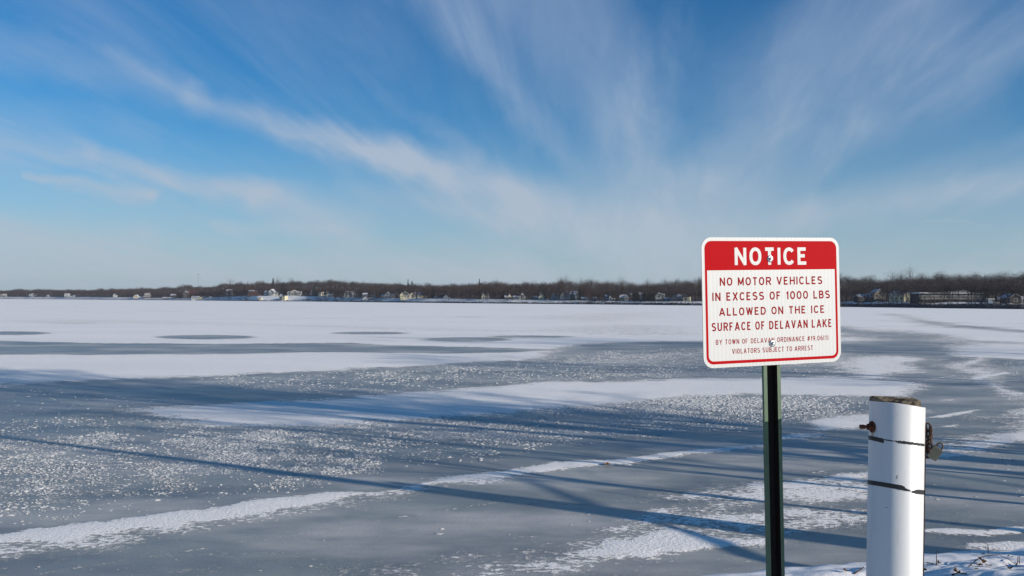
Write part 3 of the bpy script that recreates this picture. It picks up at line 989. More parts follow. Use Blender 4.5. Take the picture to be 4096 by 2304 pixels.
# single far trees: a few kinds, copied
def make_far_tree(seed, height, radius, twigs, mat_t, mat_c, base=.3, ntw=330, thick=.17, tlen=1.9):
    rng = np.random.default_rng(seed)
    r_ = random.Random(seed)
    sk = grow(r_, height * .92, 1.0, height * .020, 2, (9, 4), .30, seglen=2)
    root = empty('bare_tree', (0, 0, 0))
    tr = obj('trunk', skeleton_mesh('trunk', sk, mat_t, 0, 1, 3, minrad=.05), root)
    p, o = crown_points(rng, ntw, height, radius, base)
    T = slivers(rng, p, tlen, thick, o)
    cr = obj('crown', np_mesh('crown', T.reshape(-1, 3), np.arange(len(T) * 3).reshape(-1, 3), [mat_c]), root)
    return root

def make_conifer(seed, height, radius, name='conifer'):
    rng = np.random.default_rng(seed)
    root = empty(name, (0, 0, 0))
    b = MB()
    b.tube([(0, 0, -.6), (0, 0, height * .5), (0, 0, height * .97)], [.22, .14, .03], 5)
    b.build('trunk', M_BARK, root)
    n = 620
    h = rng.uniform(0, 1, n) ** 1.25
    R = radius * (1 - h) ** .85 * rng.uniform(.25, 1.05, n) + .12
    lay = 1 + .22 * np.sin(h * 34)
    a = rng.uniform(0, 2 * math.pi, n)
    P = np.stack([np.cos(a) * R * lay, np.sin(a) * R * lay, .5 + h * (height - .5)], -1)
    out = np.stack([np.cos(a), np.sin(a), np.full(n, -.35)], -1)
    T = slivers(rng, P, 1.3 * height / 14 + .3, .42 * height / 14 + .12, out * 1.6)
    obj('crown', np_mesh('crown', T.reshape(-1, 3), np.arange(len(T) * 3).reshape(-1, 3), [M_NEEDLE]), root)
    return root

def copy_tree(src):
    c = src.copy()
    COL.objects.link(c)
    for ch in src.children:
        d = ch.copy()
        COL.objects.link(d)
        d.parent = c
        for g_ in ch.children:
            e = g_.copy()
            COL.objects.link(e)
            e.parent = d
    return c

PROTO = {}
def proto(key):
    if key not in PROTO:
        k = {'oak': lambda: make_far_tree(3, 14, 6.5, 0, M_BARK, M_TWIG),
             'oak2': lambda: make_far_tree(5, 14, 5.6, 0, M_BARK, M_TWIG, .32),
             'pale': lambda: make_far_tree(8, 15, 4.8, 0, M_BARK_PALE, M_TWIG_GREY, .25, 210, .12),
             'thin': lambda: make_far_tree(9, 13, 3.4, 0, M_BARK, M_TWIG, .35, 150, .12),
             'open': lambda: make_far_tree(12, 17, 6.0, 0, M_BARK_PALE, M_TWIG_GREY, .45, 170, .10),
             'copper': lambda: make_far_tree(14, 13, 7.0, 0, M_BARK, M_TWIG_RED, .10, 420, .30),
             'conifer': lambda: make_conifer(4, 14, 3.6),
             'broad': lambda: make_conifer(6, 12, 5.4)}[key]()
        PROTO[key] = [k, False]
    return PROTO[key]

def plant(key, px, t, height, base_h, label, group=None, cat='tree', z=None, rot=None, wide=1.0):
    p = proto(key)
    o = p[0] if not p[1] else copy_tree(p[0])
    p[1] = True
    s = height / base_h
    L = land(px, t)
    o.location = (L.x, L.y, L.z - .1 if z is None else z)
    o.scale = (s * wide, s * wide, s)
    o.rotation_euler = (0, 0, rot if rot is not None else random.uniform(0, 6.28))
    for k in ('label', 'category', 'group'):
        if k in o:
            del o[k]
    tag(o, label, cat, group)
    return o

# ---------------------------------------------------------------- houses on the far shore
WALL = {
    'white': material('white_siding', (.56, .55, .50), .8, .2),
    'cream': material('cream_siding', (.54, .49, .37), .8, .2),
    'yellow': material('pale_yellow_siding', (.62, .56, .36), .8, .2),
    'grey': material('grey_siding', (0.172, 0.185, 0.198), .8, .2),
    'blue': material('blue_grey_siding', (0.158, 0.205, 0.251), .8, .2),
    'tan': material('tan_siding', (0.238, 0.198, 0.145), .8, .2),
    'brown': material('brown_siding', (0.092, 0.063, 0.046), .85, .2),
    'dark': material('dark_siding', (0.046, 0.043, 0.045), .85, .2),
    'brick': material('red_brick_wall', (.24, .11, .085), .9, .2),
}
ROOF = {
    'snow': material('snowy_roof', (.60, .60, .61), .9, .1, col2=(.16, .16, .17), vscale=.22, thr=(.42, .62)),
    'dark': material('dark_shingle_roof', (.055, .055, .062), .9, .1, col2=(.30, .31, .34), vscale=.35, thr=(.55, .8)),
    'part': material('half_snowed_roof', (.10, .10, .11), .9, .1, col2=(.62, .64, .68), vscale=.22, thr=(.42, .55)),
}
M_PANE = material('window_pane', (.018, .022, .028), .12, .6)
M_TRIM = material('white_trim', (.50, .49, .46), .7, .2)
M_WOOD = material('weathered_deck_wood', (.20, .16, .13), .9, .15, var=.4, vscale=1.5)

def box_mesh(name, a, b, mat):
    m = MB()
    m.box(a, b)
    return m.mesh(name, mat)

WIN_MESH = {}
def window(parent, x, y, z, w, h, rot=0.0):
    """a framed window whose outside faces -y of its parent (rot 0) or +x (rot 90)"""
    key = (round(w, 1), round(h, 1))
    if key not in WIN_MESH:
        f, p = MB(), MB()
        w2, e = key[0] / 2, .14
        f.box((-w2 - e, -.06, -e), (w2 + e, 0.01, 0))
        f.box((-w2 - e, -.06, key[1]), (w2 + e, 0.01, key[1] + e))
        f.box((-w2 - e, -.06, 0), (-w2, 0.01, key[1]))
        f.box((w2, -.06, 0), (w2 + e, 0.01, key[1]))
        p.box((-w2, -.03, 0), (w2, .012, key[1]))
        WIN_MESH[key] = (f.mesh('window', M_TRIM), p.mesh('pane', M_PANE))
    fm, pm = WIN_MESH[key]
    o = obj('window', fm, parent)
    o.location = (x, y, z)
    o.rotation_euler = (0, 0, rad(rot))
    obj('pane', pm, o)
    return o

def house(label, cat, blocks, yb, t=35, yaw=0.0, name='house', extras=(), maxwin=8):
    """blocks: x0, x1, top of wall, top of ridge (picture readings), 'F' gable to the lake or 'S' ridge along it or 'L' flat,
    depth m, set back m, wall, roof; all on a common base line yb"""
    xc = sum((b[0] + b[1]) / 2 for b in blocks) / len(blocks)
    D = float(shore_d(xc)) + t
    s = D / F
    z0 = EYE + (yh(xc) - yb) * s
    root = empty(name, ((xc - 2048) * s, D, z0), (0, 0, rad(yaw)), label=label, cat=cat)
    cy = 1 / max(math.cos(rad(yaw)), .5)
    for (x0, x1, ye, yr, style, dep, off, wm, rm) in blocks:
        a, b = (x0 - xc) * s * cy, (x1 - xc) * s * cy
        he, hr = (yb - ye) * s, (yb - yr) * s
        y0, y1 = off, off + dep
        m = MB()
        if style == 'F':
            c = (a + b) / 2
            m.add([(a, y0, -2.5), (b, y0, -2.5), (b, y0, he), (c, y0, hr), (a, y0, he), (a, y1, -2.5), (b, y1, -2.5), (b, y1, he), (c, y1, hr), (a, y1, he)],
                  [(0, 1, 2, 3, 4), (9, 8, 7, 6, 5), (1, 6, 7, 2), (5, 0, 4, 9), (2, 7, 8, 3), (3, 8, 9, 4)])
        elif style == 'S':
            c = (y0 + y1) / 2
            m.add([(a, y0, -2.5), (a, y1, -2.5), (a, y1, he), (a, c, hr), (a, y0, he), (b, y0, -2.5), (b, y1, -2.5), (b, y1, he), (b, c, hr), (b, y0, he)],
                  [(0, 4, 3, 2, 1), (5, 6, 7, 8, 9), (0, 5, 9, 4), (1, 2, 7, 6), (4, 9, 8, 3), (3, 8, 7, 2)])
        else:
            m.box((a, y0, -2.5), (b, y1, he))
        w = m.build('wall', WALL[wm], root)
        r = MB()
        o, th = .45, .28
        if style == 'F':
            c = (a + b) / 2
            k = (hr - he) / max(c - a, .1)
            for sg in (-1, 1):
                e = c + sg * (c - a + o)
                zz = he - k * o
                pts = [(c, hr + .02), (e, zz + .02), (e, zz + th), (c, hr + th + .05)]
                vs = [(px_, y0 - o, pz) for px_, pz in pts] + [(px_, y1 + o, pz) for px_, pz in pts]
                r.add(vs, [(0, 1, 2, 3), (7, 6, 5, 4), (0, 4, 5, 1), (1, 5, 6, 2), (2, 6, 7, 3), (3, 7, 4, 0)])
        elif style == 'S':
            c = (y0 + y1) / 2
            k = (hr - he) / max(c - y0, .1)
            for sg in (-1, 1):
                e = c + sg * (c - y0 + o)
                zz = he - k * o
                pts = [(c, hr + .02), (e, zz + .02), (e, zz + th), (c, hr + th + .05)]
                vs = [(a - o, py_, pz) for py_, pz in pts] + [(b + o, py_, pz) for py_, pz in pts]
                r.add(vs, [(0, 1, 2, 3), (7, 6, 5, 4), (0, 4, 5, 1), (1, 5, 6, 2), (2, 6, 7, 3), (3, 7, 4, 0)])
        else:
            r.box((a - o, y0 - o, he + .01), (b + o, y1 + o, he + .35))
        me = r.mesh('roof', ROOF[rm])
        fix_normals(me)
        obj('roof', me, root)
        # windows in storeys
        W = b - a
        nst = max(1, int(round(he / 3.0)))
        ncol = max(1, min(4, int(W / 3.2)))
        sh = he / nst
        cnt = 0
        for st in range(nst):
            for ci in range(ncol):
                if cnt >= maxwin:
                    break
                ww = min(1.5, W / ncol * .45)
                window(root, a + W * (ci + .5) / ncol, y0, st * sh + sh * .34, ww, min(1.4, sh * .42))
                cnt += 1
        if style == 'F' and hr - he > 2.2 and W > 6:
            window(root, (a + b) / 2, y0, he + .1, 1.2, min(1.6, (hr - he) * .45))
        if yaw < -12 and dep > 6:     # the lit end shows too
            for st in range(min(nst, 2)):
                window(root, b, (y0 + y1) / 2, st * sh + sh * .34, 1.2, min(1.4, sh * .42), 90)
    for e in extras:
        kind = e[0]
        if kind == 'chimney':
            _, x, yt, wm, off = e
            x = (x - xc) * s * cy
            m = MB()
            m.box((x - .6, off, 1), (x + .6, off + 1.2, (yb - yt) * s))
            m.build('chimney', WALL[wm], root)
        elif kind == 'deck':
            _, x0, x1, yd, dep, mat_ = e
            a, b, z = (x0 - xc) * s * cy, (x1 - xc) * s * cy, (yb - yd) * s
            m = MB()
            m.box((a, -dep, z - .25), (b, -.01, z))
            m.build('deck', mat_, root)
            n = max(2, int((b - a) / 3))
            for k in range(n + 1):
                x = a + .1 + (b - a - .2) * k / n
                m = MB()
                m.box((x - .11, -dep + .02, -2.5), (x + .11, -dep + .24, z - .26))
                m.build('post', mat_, root)
            m = MB()
            m.box((a, -dep, z + .9), (b, -dep + .08, z + 1.02))
            k = a + .05
            while k < b:
                m.box((k, -dep + .01, z + .005), (k + .06, -dep + .07, z + .895))
                k += .5
            o = m.build('railing', mat_, root)
            o['kind'] = 'stuff'
        elif kind == 'bigwin':
            _, x0, x1, y0_, y1_ = e
            x = ((x0 + x1) / 2 - xc) * s * cy
            window(root, x, -.012, (yb - y0_) * s, (x1 - x0) * s * .9, (y0_ - y1_) * s)
    return root

W_, Rf = 'white', 'snow'
house('low cream cottage at the far left end of the far shore', 'house', [(-4, 22, 1180, 1176, 'S', 7, 0, 'cream', 'snow')], 1187)
house('small grey cottage with a white gable, left part of the shore', 'house', [(116, 142, 1182, 1176, 'S', 8, 0, 'grey', 'snow'), (125, 137, 1181, 1174, 'F', 3, -1.2, 'white', 'snow')], 1189)
house('tiny white gabled shed between two far cottages at left', 'shed', [(185, 195, 1185, 1181, 'F', 5, 0, 'white', 'snow')], 1190)
house('two-storey bright white house standing alone at far left, taller half on its left', 'house', [(257, 274, 1177, 1174, 'S', 8, 0, 'white', 'snow'), (274, 294, 1183, 1179, 'S', 7, 1, 'white', 'part')], 1189)
house('narrow white cottage with a reddish roof in the trees at left', 'cottage', [(452, 466, 1180, 1174, 'F', 7, 0, 'white', 'dark')], 1187)
house('cream house with a round-topped front and a long low wing, left of the tiered house', 'house', [(534, 552, 1186, 1179, 'F', 8, 0, 'cream', 'snow'), (552, 570, 1190, 1187, 'S', 6, 1, 'cream', 'snow')], 1197, 22)
house('tall tiered house with stacked white roofs and an orange-brown chimney', 'house', [(574, 600, 1186, 1182, 'S', 9, 0, 'brown', 'snow'), (577, 596, 1178, 1172, 'S', 6, 1.5, 'tan', 'snow')], 1196, 24, extras=[('chimney', 594, 1171, 'brick', 1.6)])
house('long low open boat shelter with white roof on the far waterline', 'boathouse', [(648, 690, 1191, 1189, 'S', 6, 0, 'grey', 'snow')], 1198, 9, name='boathouse')
house('flat brown lake house half hidden by trees left of the tan tower house', 'house', [(682, 700, 1182, 1177, 'S', 8, 0, 'brown', 'snow')], 1189)
house('tall narrow tan house with a snowy slanted roof beside the copper tree', 'house', [(732, 748, 1172, 1165, 'F', 8, 0, 'tan', 'snow')], 1191, yaw=-12)
house('wide low white cottage with hipped snowy roof near the copper tree', 'cottage', [(766, 794, 1189, 1185, 'S', 9, 0, 'white', 'snow'), (794, 806, 1188, 1186, 'L', 7, 0, 'yellow', 'dark'), (806, 842, 1192, 1187, 'S', 8, 2, 'dark', 'part')], 1197, 12)
house('pale green house with a white roof up in the trees above the slope', 'house', [(905, 928, 1163, 1158, 'S', 9, 0, 'grey', 'snow')], 1175, 48)
house('dark brown lodge left of the bare snowy slope, two deck levels', 'house', [(994, 1012, 1164, 1161, 'S', 9, 0, 'brown', 'snow'), (1014, 1034, 1165, 1162, 'S', 9, 1, 'brick', 'snow')], 1178, extras=[('deck', 995, 1012, 1171, 3, WALL['brick']), ('deck', 1017, 1033, 1171, 3, WALL['brick'])])
house('large white lake house with one steep gable at the top of the smooth snow slope', 'house', [(1055, 1070, 1168, 1163, 'S', 9, 0, 'blue', 'snow'), (1075, 1098, 1168, 1157, 'F', 10, -1, 'white', 'snow'), (1096, 1110, 1170, 1166, 'S', 8, 1, 'white', 'snow')], 1179, yaw=-14, extras=[('deck', 1085, 1104, 1172, 3, M_TRIM)])
house('tiny white playhouse peeking over the slope edge above the cream boathouse', 'shed', [(1120, 1130, 1180, 1176, 'F', 4, 0, 'white', 'snow')], 1184, 30)
house('wide white lake house with central gable and columned porch, right of the slope', 'house', [(1150, 1163, 1170, 1165, 'S', 9, 0, 'white', 'snow'), (1163, 1188, 1168, 1161, 'F', 10, -1.5, 'cream', 'snow'), (1186, 1202, 1169, 1165, 'S', 9, 0, 'white', 'snow')], 1181, extras=[('deck', 1165, 1200, 1173, 3, M_TRIM)])
house('cream two-storey boathouse at the foot of the slope beside its shadow', 'boathouse', [(1116, 1128, 1186, 1184, 'L', 7, 0, 'grey', 'snow'), (1129, 1142, 1184, 1182, 'L', 7, -.5, 'yellow', 'snow')], 1200, 5, yaw=-18, name='boathouse')
house('small white boathouse with open dark door on the snow slope', 'boathouse', [(1033, 1039, 1192, 1191, 'L', 4, 0, 'brick', 'snow'), (1039, 1047, 1192, 1190, 'L', 4, 0, 'yellow', 'snow')], 1198, 7, name='boathouse')
house('low flat white-roofed shelter on the shore below the brown grass slope', 'shelter', [(1222, 1240, 1194, 1193, 'L', 5, 0, 'grey', 'snow')], 1200, 7, name='shelter')
house('grey-blue house with white-edged gable behind the dark conifer', 'house', [(1240, 1258, 1168, 1161, 'F', 9, 0, 'grey', 'snow')], 1181, 44)
house('pale green narrow house front between tree trunks', 'house', [(1274, 1284, 1170, 1166, 'S', 9, 0, 'cream', 'dark')], 1182, 40, yaw=-20)
house('yellow-sided house with a bright right wall among trees', 'house', [(1294, 1310, 1176, 1169, 'S', 9, 0, 'cream', 'dark'), (1304, 1311, 1171, 1166, 'F', 6, -.6, 'yellow', 'snow')], 1183, 38, yaw=-16)
house('small grey cottage with snowy roof just right of the yellow-sided house', 'cottage', [(1311, 1328, 1179, 1175, 'S', 8, 0, 'grey', 'snow')], 1186)
house('green-grey steep-roofed house beside the pair of angled docks', 'house', [(1376, 1392, 1176, 1166, 'F', 9, 0, 'cream', 'snow'), (1390, 1408, 1176, 1165, 'F', 10, 1, 'grey', 'snow')], 1189, yaw=-14)
house('bright white flat-topped pump house at the edge of the lawn', 'shed', [(1372, 1378, 1186, 1185, 'L', 3, 0, 'white', 'snow')], 1191, 26, name='shed')
house('two dim grey cottages joined, half hidden behind trunks', 'cottage', [(1450, 1468, 1178, 1172, 'S', 8, 0, 'grey', 'snow'), (1484, 1498, 1175, 1168, 'S', 8, 1, 'blue', 'dark')], 1190, extras=[('chimney', 1494, 1165, 'brick', 2)])
house('white gabled boathouse on its own at the waterline, left of the big cream houses', 'boathouse', [(1452, 1466, 1195, 1190, 'F', 8, 0, 'white', 'snow')], 1206, 3, name='boathouse')
house('big cream house with tall glazed gable and white-columned deck', 'house', [(1526, 1538, 1184, 1179, 'S', 8, 1, 'cream', 'snow'), (1538, 1564, 1180, 1168, 'F', 11, -1, 'white', 'snow'), (1562, 1580, 1180, 1175, 'S', 9, 0, 'cream', 'snow'), (1578, 1594, 1179, 1170, 'F', 9, 1, 'tan', 'snow')], 1194,
      extras=[('deck', 1538, 1582, 1186, 3.4, M_TRIM), ('chimney', 1580, 1168, 'cream', 1), ('bigwin', 1545, 1557, 1180, 1174)])
house('largest cream mansion with three gables, long wings and pale chimneys', 'mansion', [(1602, 1616, 1180, 1171, 'F', 10, -1, 'yellow', 'snow'), (1614, 1640, 1177, 1168, 'F', 12, 0, 'cream', 'dark'), (1640, 1658, 1176, 1169, 'F', 10, 1, 'cream', 'dark'), (1656, 1674, 1177, 1170, 'S', 10, .5, 'cream', 'snow'), (1672, 1692, 1181, 1170, 'S', 10, -1, 'cream', 'snow'), (1690, 1706, 1180, 1172, 'F', 9, 1, 'tan', 'snow')], 1192, maxwin=6,
      extras=[('chimney', 1619, 1165, 'cream', 2), ('chimney', 1661, 1167, 'cream', 2), ('chimney', 1674, 1168, 'cream', 2), ('bigwin', 1618, 1632, 1180, 1174)])
house('tiny bright white garage between conifer and white dark-roofed house', 'garage', [(1738, 1749, 1189, 1186, 'S', 5, 0, 'white', 'snow')], 1195)
house('blue cottage touching the white dark-roofed house on its left', 'cottage', [(1755, 1772, 1186, 1181, 'S', 8, 0, 'blue', 'dark')], 1197)
house('white house with black gable roof and porch, centre of the shore', 'house', [(1775, 1794, 1187, 1177, 'F', 10, 0, 'white', 'dark')], 1198, yaw=-10, extras=[('deck', 1776, 1793, 1191, 3, M_TRIM)])
house('narrow pale house with stacked snowy roofs, centre right', 'house', [(1927, 1942, 1184, 1175, 'F', 9, 0, 'cream', 'snow')], 1197)
house('grey gable house peeking over the trees beside the narrow pale house', 'house', [(1944, 1960, 1178, 1168, 'F', 9, 0, 'grey', 'snow')], 1190, 46)
house('dim grey house with a sunlit cream gable behind trees', 'house', [(2020, 2034, 1187, 1182, 'S', 8, 0, 'grey', 'snow'), (2033, 2046, 1182, 1173, 'F', 8, 1, 'cream', 'dark')], 1199)
house('long grey house with snowy flat roof and bright corner, left of the white gable house', 'house', [(2052, 2078, 1187, 1184, 'S', 8, 0, 'grey', 'snow'), (2076, 2096, 1188, 1176, 'F', 8, .5, 'cream', 'part')], 1199, yaw=-12)
house('long low grey wing house directly left of the white steep gable', 'house', [(2128, 2154, 1191, 1185, 'S', 8, 0, 'grey', 'part')], 1199, 40)
house('bright white steep-gabled house with four windows and small right porch', 'house', [(2154, 2175, 1189, 1176, 'F', 10, 0, 'yellow', 'dark'), (2174, 2188, 1193, 1189, 'S', 7, 1, 'white', 'dark')], 1201, yaw=-8)
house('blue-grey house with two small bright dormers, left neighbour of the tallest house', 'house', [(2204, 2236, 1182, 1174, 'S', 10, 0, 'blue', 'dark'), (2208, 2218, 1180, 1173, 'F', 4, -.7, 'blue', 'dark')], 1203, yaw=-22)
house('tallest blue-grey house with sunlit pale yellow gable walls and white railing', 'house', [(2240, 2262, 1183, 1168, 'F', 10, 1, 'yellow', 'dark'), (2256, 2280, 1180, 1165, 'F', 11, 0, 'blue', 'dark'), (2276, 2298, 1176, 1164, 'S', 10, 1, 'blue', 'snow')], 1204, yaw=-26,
      extras=[('deck', 2246, 2284, 1195, 3, M_TRIM), ('chimney', 2262, 1163, 'cream', 3)])
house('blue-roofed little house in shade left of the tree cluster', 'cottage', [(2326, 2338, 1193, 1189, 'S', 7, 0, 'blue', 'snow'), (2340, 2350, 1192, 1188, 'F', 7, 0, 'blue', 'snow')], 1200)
house('small blue-grey shingled cottage in the dark trees right of the tallest house', 'cottage', [(2374, 2386, 1192, 1188, 'S', 7, 0, 'blue', 'snow')], 1200)
house('narrow grey house left of the little white gable', 'house', [(2423, 2434, 1185, 1181, 'S', 8, 0, 'blue', 'snow')], 1200)
house('little white house with a steep bright gable above its porch', 'house', [(2437, 2448, 1189, 1178, 'F', 8, 0, 'white', 'dark'), (2448, 2462, 1192, 1189, 'S', 7, 1, 'cream', 'dark')], 1201)
house('tan and pink house with snow-streaked roofs left of the dark conifers', 'house', [(2480, 2500, 1190, 1180, 'S', 9, 0, 'tan', 'snow'), (2499, 2511, 1190, 1181, 'F', 8, -1, 'cream', 'snow')], 1202, yaw=-12)
house('pale grey house behind the round dark conifers', 'house', [(2560, 2588, 1180, 1170, 'S', 9, 0, 'grey', 'snow')], 1195, 50)
house('cream house with tall glazed front between dark arched trunks', 'house', [(2622, 2648, 1182, 1172, 'F', 10, 0, 'cream', 'snow'), (2644, 2654, 1181, 1174, 'S', 8, 1, 'blue', 'snow')], 1207, yaw=-16, extras=[('deck', 2624, 2648, 1196, 2.6, M_TRIM)])
house('low blue cottage between the tall glazed house and the last gables', 'cottage', [(2662, 2680, 1196, 1191, 'S', 8, 0, 'blue', 'snow')], 1206)
house('house with two sunlit pointed gables left of the sign', 'house', [(2684, 2712, 1192, 1180, 'F', 11, 0, 'grey', 'dark'), (2708, 2730, 1188, 1178, 'S', 10, 1, 'blue', 'snow')], 1206, yaw=-24)
house('white wing with a bright end wall nearest the sign', 'house', [(2730, 2756, 1188, 1181, 'S', 9, 0, 'yellow', 'dark')], 1206, yaw=-20)
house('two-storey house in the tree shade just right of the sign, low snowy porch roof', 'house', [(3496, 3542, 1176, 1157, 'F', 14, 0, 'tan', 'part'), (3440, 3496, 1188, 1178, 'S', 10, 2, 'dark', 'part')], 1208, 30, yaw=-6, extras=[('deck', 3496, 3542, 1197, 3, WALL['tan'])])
house('house with a sunlit pale yellow end wall seen through dark trunks', 'house', [(3566, 3606, 1180, 1164, 'S', 12, 0, 'yellow', 'snow')], 1207, 32, yaw=-48)
house('small blue shed with an open lean-to at the left end of the long motel', 'shed', [(3658, 3672, 1184, 1180, 'S', 6, 0, 'blue', 'snow')], 1204, 34)
house('low pale blue garage with a snowy flat roof, right of the motel', 'garage', [(3952, 3992, 1197, 1196, 'L', 9, 0, 'blue', 'snow')], 1209, 30)
house('cream low building with white stripes behind a tree trunk, far right', 'house', [(4006, 4042, 1198, 1190, 'S', 9, 0, 'cream', 'snow')], 1209, 36, yaw=-8)
house('dark grey gabled house at the right edge of the picture', 'house', [(4042, 4086, 1190, 1177, 'F', 13, 0, 'dark', 'part'), (4086, 4110, 1196, 1188, 'S', 9, 1, 'grey', 'part')], 1214, 22, yaw=-8)

def motel():
    """the long dark two-storey building with snowy roof edge and gallery"""
    x0, x1, yb, t = 3674, 3926, 1207, 34
    xc = (x0 + x1) / 2
    D = float(shore_d(xc)) + t
    s = D / F
    root = empty('motel', ((xc - 2048) * s, D, EYE + (yh(xc) - yb) * s), (0, 0, rad(2)), label='long dark two-storey motel with white roof edge and open galleries behind trunks', cat='building')
    a, b = (x0 - xc) * s, (x1 - xc) * s
    H = (yb - 1175) * s
    m = MB(); m.box((a, 0, -2.5), (b, 11, H)); m.build('wall', WALL['dark'], root)
    m = MB(); m.box((a - .8, -2.2, H + .01), (b + .8, 12, H + .75)); m.build('roof', ROOF['snow'], root)
    m = MB()
    g0, g1 = (3790 - xc) * s, (3876 - xc) * s
    m.add([(g0, -2.0, H + .76), (g1, -2.0, H + .76), (g1, 11, H + .76), (g0, 11, H + .76), (g1, 4, H + 2.5), (g0, 4, H + 1.2)], [(0, 1, 4, 5), (2, 3, 5, 4), (0, 5, 3), (1, 2, 4), (0, 3, 2, 1)])
    me = m.mesh('roof', ROOF['snow']); fix_normals(me); obj('roof', me, root)
    for z in (H * .30, H * .62):
        m = MB(); m.box((a, -2.0, z - .2), (b, -.01, z)); m.build('gallery', WALL['tan'], root)
        m = MB(); m.box((a, -2.0, z + .35), (b, -1.93, z + 1.0)); m.build('railing', WALL['grey'], root)
    n = 16
    for k in range(n + 1):
        x = a + (b - a) * k / n
        m = MB(); m.box((x - .1, -1.9, -2.5), (x + .1, -1.7, H)); m.build('post', WALL['dark'], root)
    for st in range(3):
        for k in range(n):
            if (k * 7 + st) % 3:
                window(root, a + (b - a) * (k + .5) / n, 0, [.4, H * .30 + .5, H * .62 + .5][st], 1.6, 1.3)
    return root
motel()

# radio mast beyond the hill
def mast():
    D = 2600
    s = D / F
    base = (1190.1 + 792 * .00576 - 1150)
    root = empty('radio_mast', ((792 - 2048) * s, D, EYE + (yh(792) - 1190) * s), label='thin radio mast with a small top platform above the left woods', cat='mast')
    m = MB(); m.tube([(0, 0, 0), (0, 0, (1190 - 1098) * s)], [.55, .40], 5)
    m.build('pole', material('mast_steel', (.22, .20, .22), .6), root)
    m = MB(); h = (1190 - 1098) * s
    m.tube([(0, 0, h - .2), (0, 0, h + 1.6)], [1.4, 2.6], 8)
    m.build('platform', material('mast_platform', (.30, .20, .16), .7), root)
mast()

# docks, lifts and shelters pulled up along the far shore
def dock(px, t, w_px, h_px, label, kind='dock', tilt=0.0, mat=None, yaw=0.0):
    D = float(shore_d(px)) + t
    s = D / F
    L = land(px, t)
    root = empty(kind, (L.x, L.y, L.z + .05), (0, rad(tilt), rad(yaw)), label=label, cat='dock')
    w, h = w_px * s, h_px * s
    m = MB(); m.box((-w / 2, -1.2, h - .16), (w / 2, 1.2, h)); m.build('deck', mat or ROOF['snow'], root)
    n = max(2, int(w / 2.2))
    for k in range(n + 1):
        x = -w / 2 + .15 + (w - .3) * k / n
        m = MB(); m.box((x - .08, -1.0, -.8), (x + .08, -.85, h - .17)); m.box((x - .08, .85, -.8), (x + .08, 1.0, h - .17))
        o = m.build('post', M_WOOD, root)
    return root

for a in [(20, 3, 60, 2, 'long snow-covered dock sections at the far left waterline'), (330, 3, 70, 2, 'long low dock sections below the two-storey white house'),
          (612, 4, 30, 4, 'white boat-shaped shelter below the tiered house'), (715, 4, 26, 4, 'stacked dock frames left of the white hipped cottage'),
          (855, 3, 40, 2, 'low dark pier at the foot of the wooded slope'), (1022, 5, 20, 5, 'snowy dock platform left of the open-door boathouse'),
          (1270, 6, 26, 4, 'dock frames stored on the brown bank, left bundle'), (1300, 6, 22, 4, 'snowy boat lift frames on the brown bank'),
          (1355, 7, 20, 7, 'tilted white lift frames near the angled docks', 'dock', 16), (1386, 6, 18, 8, 'steep white stairs propped on the shore', 'dock', -28),
          (1500, 4, 44, 3, 'long dock sections below the glazed gable house'), (1600, 3, 80, 3, 'long dark pier running below the cream mansion'),
          (1680, 4, 60, 4, 'white pontoon dock right of the long dark pier'), (1760, 4, 60, 3, 'snow-topped pier below the black-roofed house'),
          (1880, 3, 56, 6, 'broad white snow-covered pontoon near the centre'), (1925, 3, 16, 8, 'white box-frame boat shelter at the centre'),
          (1990, 4, 60, 3, 'blue-shaded dock sections right of the box-frame shelter'), (2070, 4, 50, 4, 'covered boat lifts under the long grey house'),
          (2130, 4, 36, 4, 'dock sections with snow caps left of the white gable house'), (2190, 4, 14, 8, 'small white equipment crate on the shore', 'dock'),
          (2240, 4, 50, 3, 'dark floating pier under the two-dormer house'), (2330, 5, 34, 6, 'tilted boat hoist in front of the shade trees', 'dock', 8),
          (2400, 5, 40, 5, 'row of snow-capped hoists left of the little white house'), (2450, 4, 44, 6, 'white covered pontoon below the little white house'),
          (2520, 4, 44, 4, 'blue-shaded dock planks left of the round conifers'), (2600, 5, 40, 5, 'white-topped canopy frame right of the round conifers'),
          (2640, 4, 40, 7, 'bright white dock box cluster below the glazed front'), (2700, 4, 50, 6, 'raised dock platform below the pointed gables'),
          (2740, 4, 30, 9, 'tall dark-legged dock nearest the sign'), (3372, 5, 26, 6, 'blue-lit tilted boat cover beside the sign', 'dock', 14),
          (3398, 5, 18, 6, 'second blue-lit tilted boat cover right of the sign', 'dock', -14), (3500, 6, 34, 9, 'white stairs leaning on the rocks right of the sign', 'dock', -24),
          (3600, 6, 40, 5, 'snowy landing stage under the yellow end wall'), (3740, 3, 34, 4, 'long blue-white pier section on the ice edge under the motel'),
          (3985, 4, 16, 12, 'light blue square panel shelter by the small conifer'), (4060, 5, 56, 6, 'tilted snow-dusted dock frames at the right edge', 'dock', 10)]:
    dock(*a)

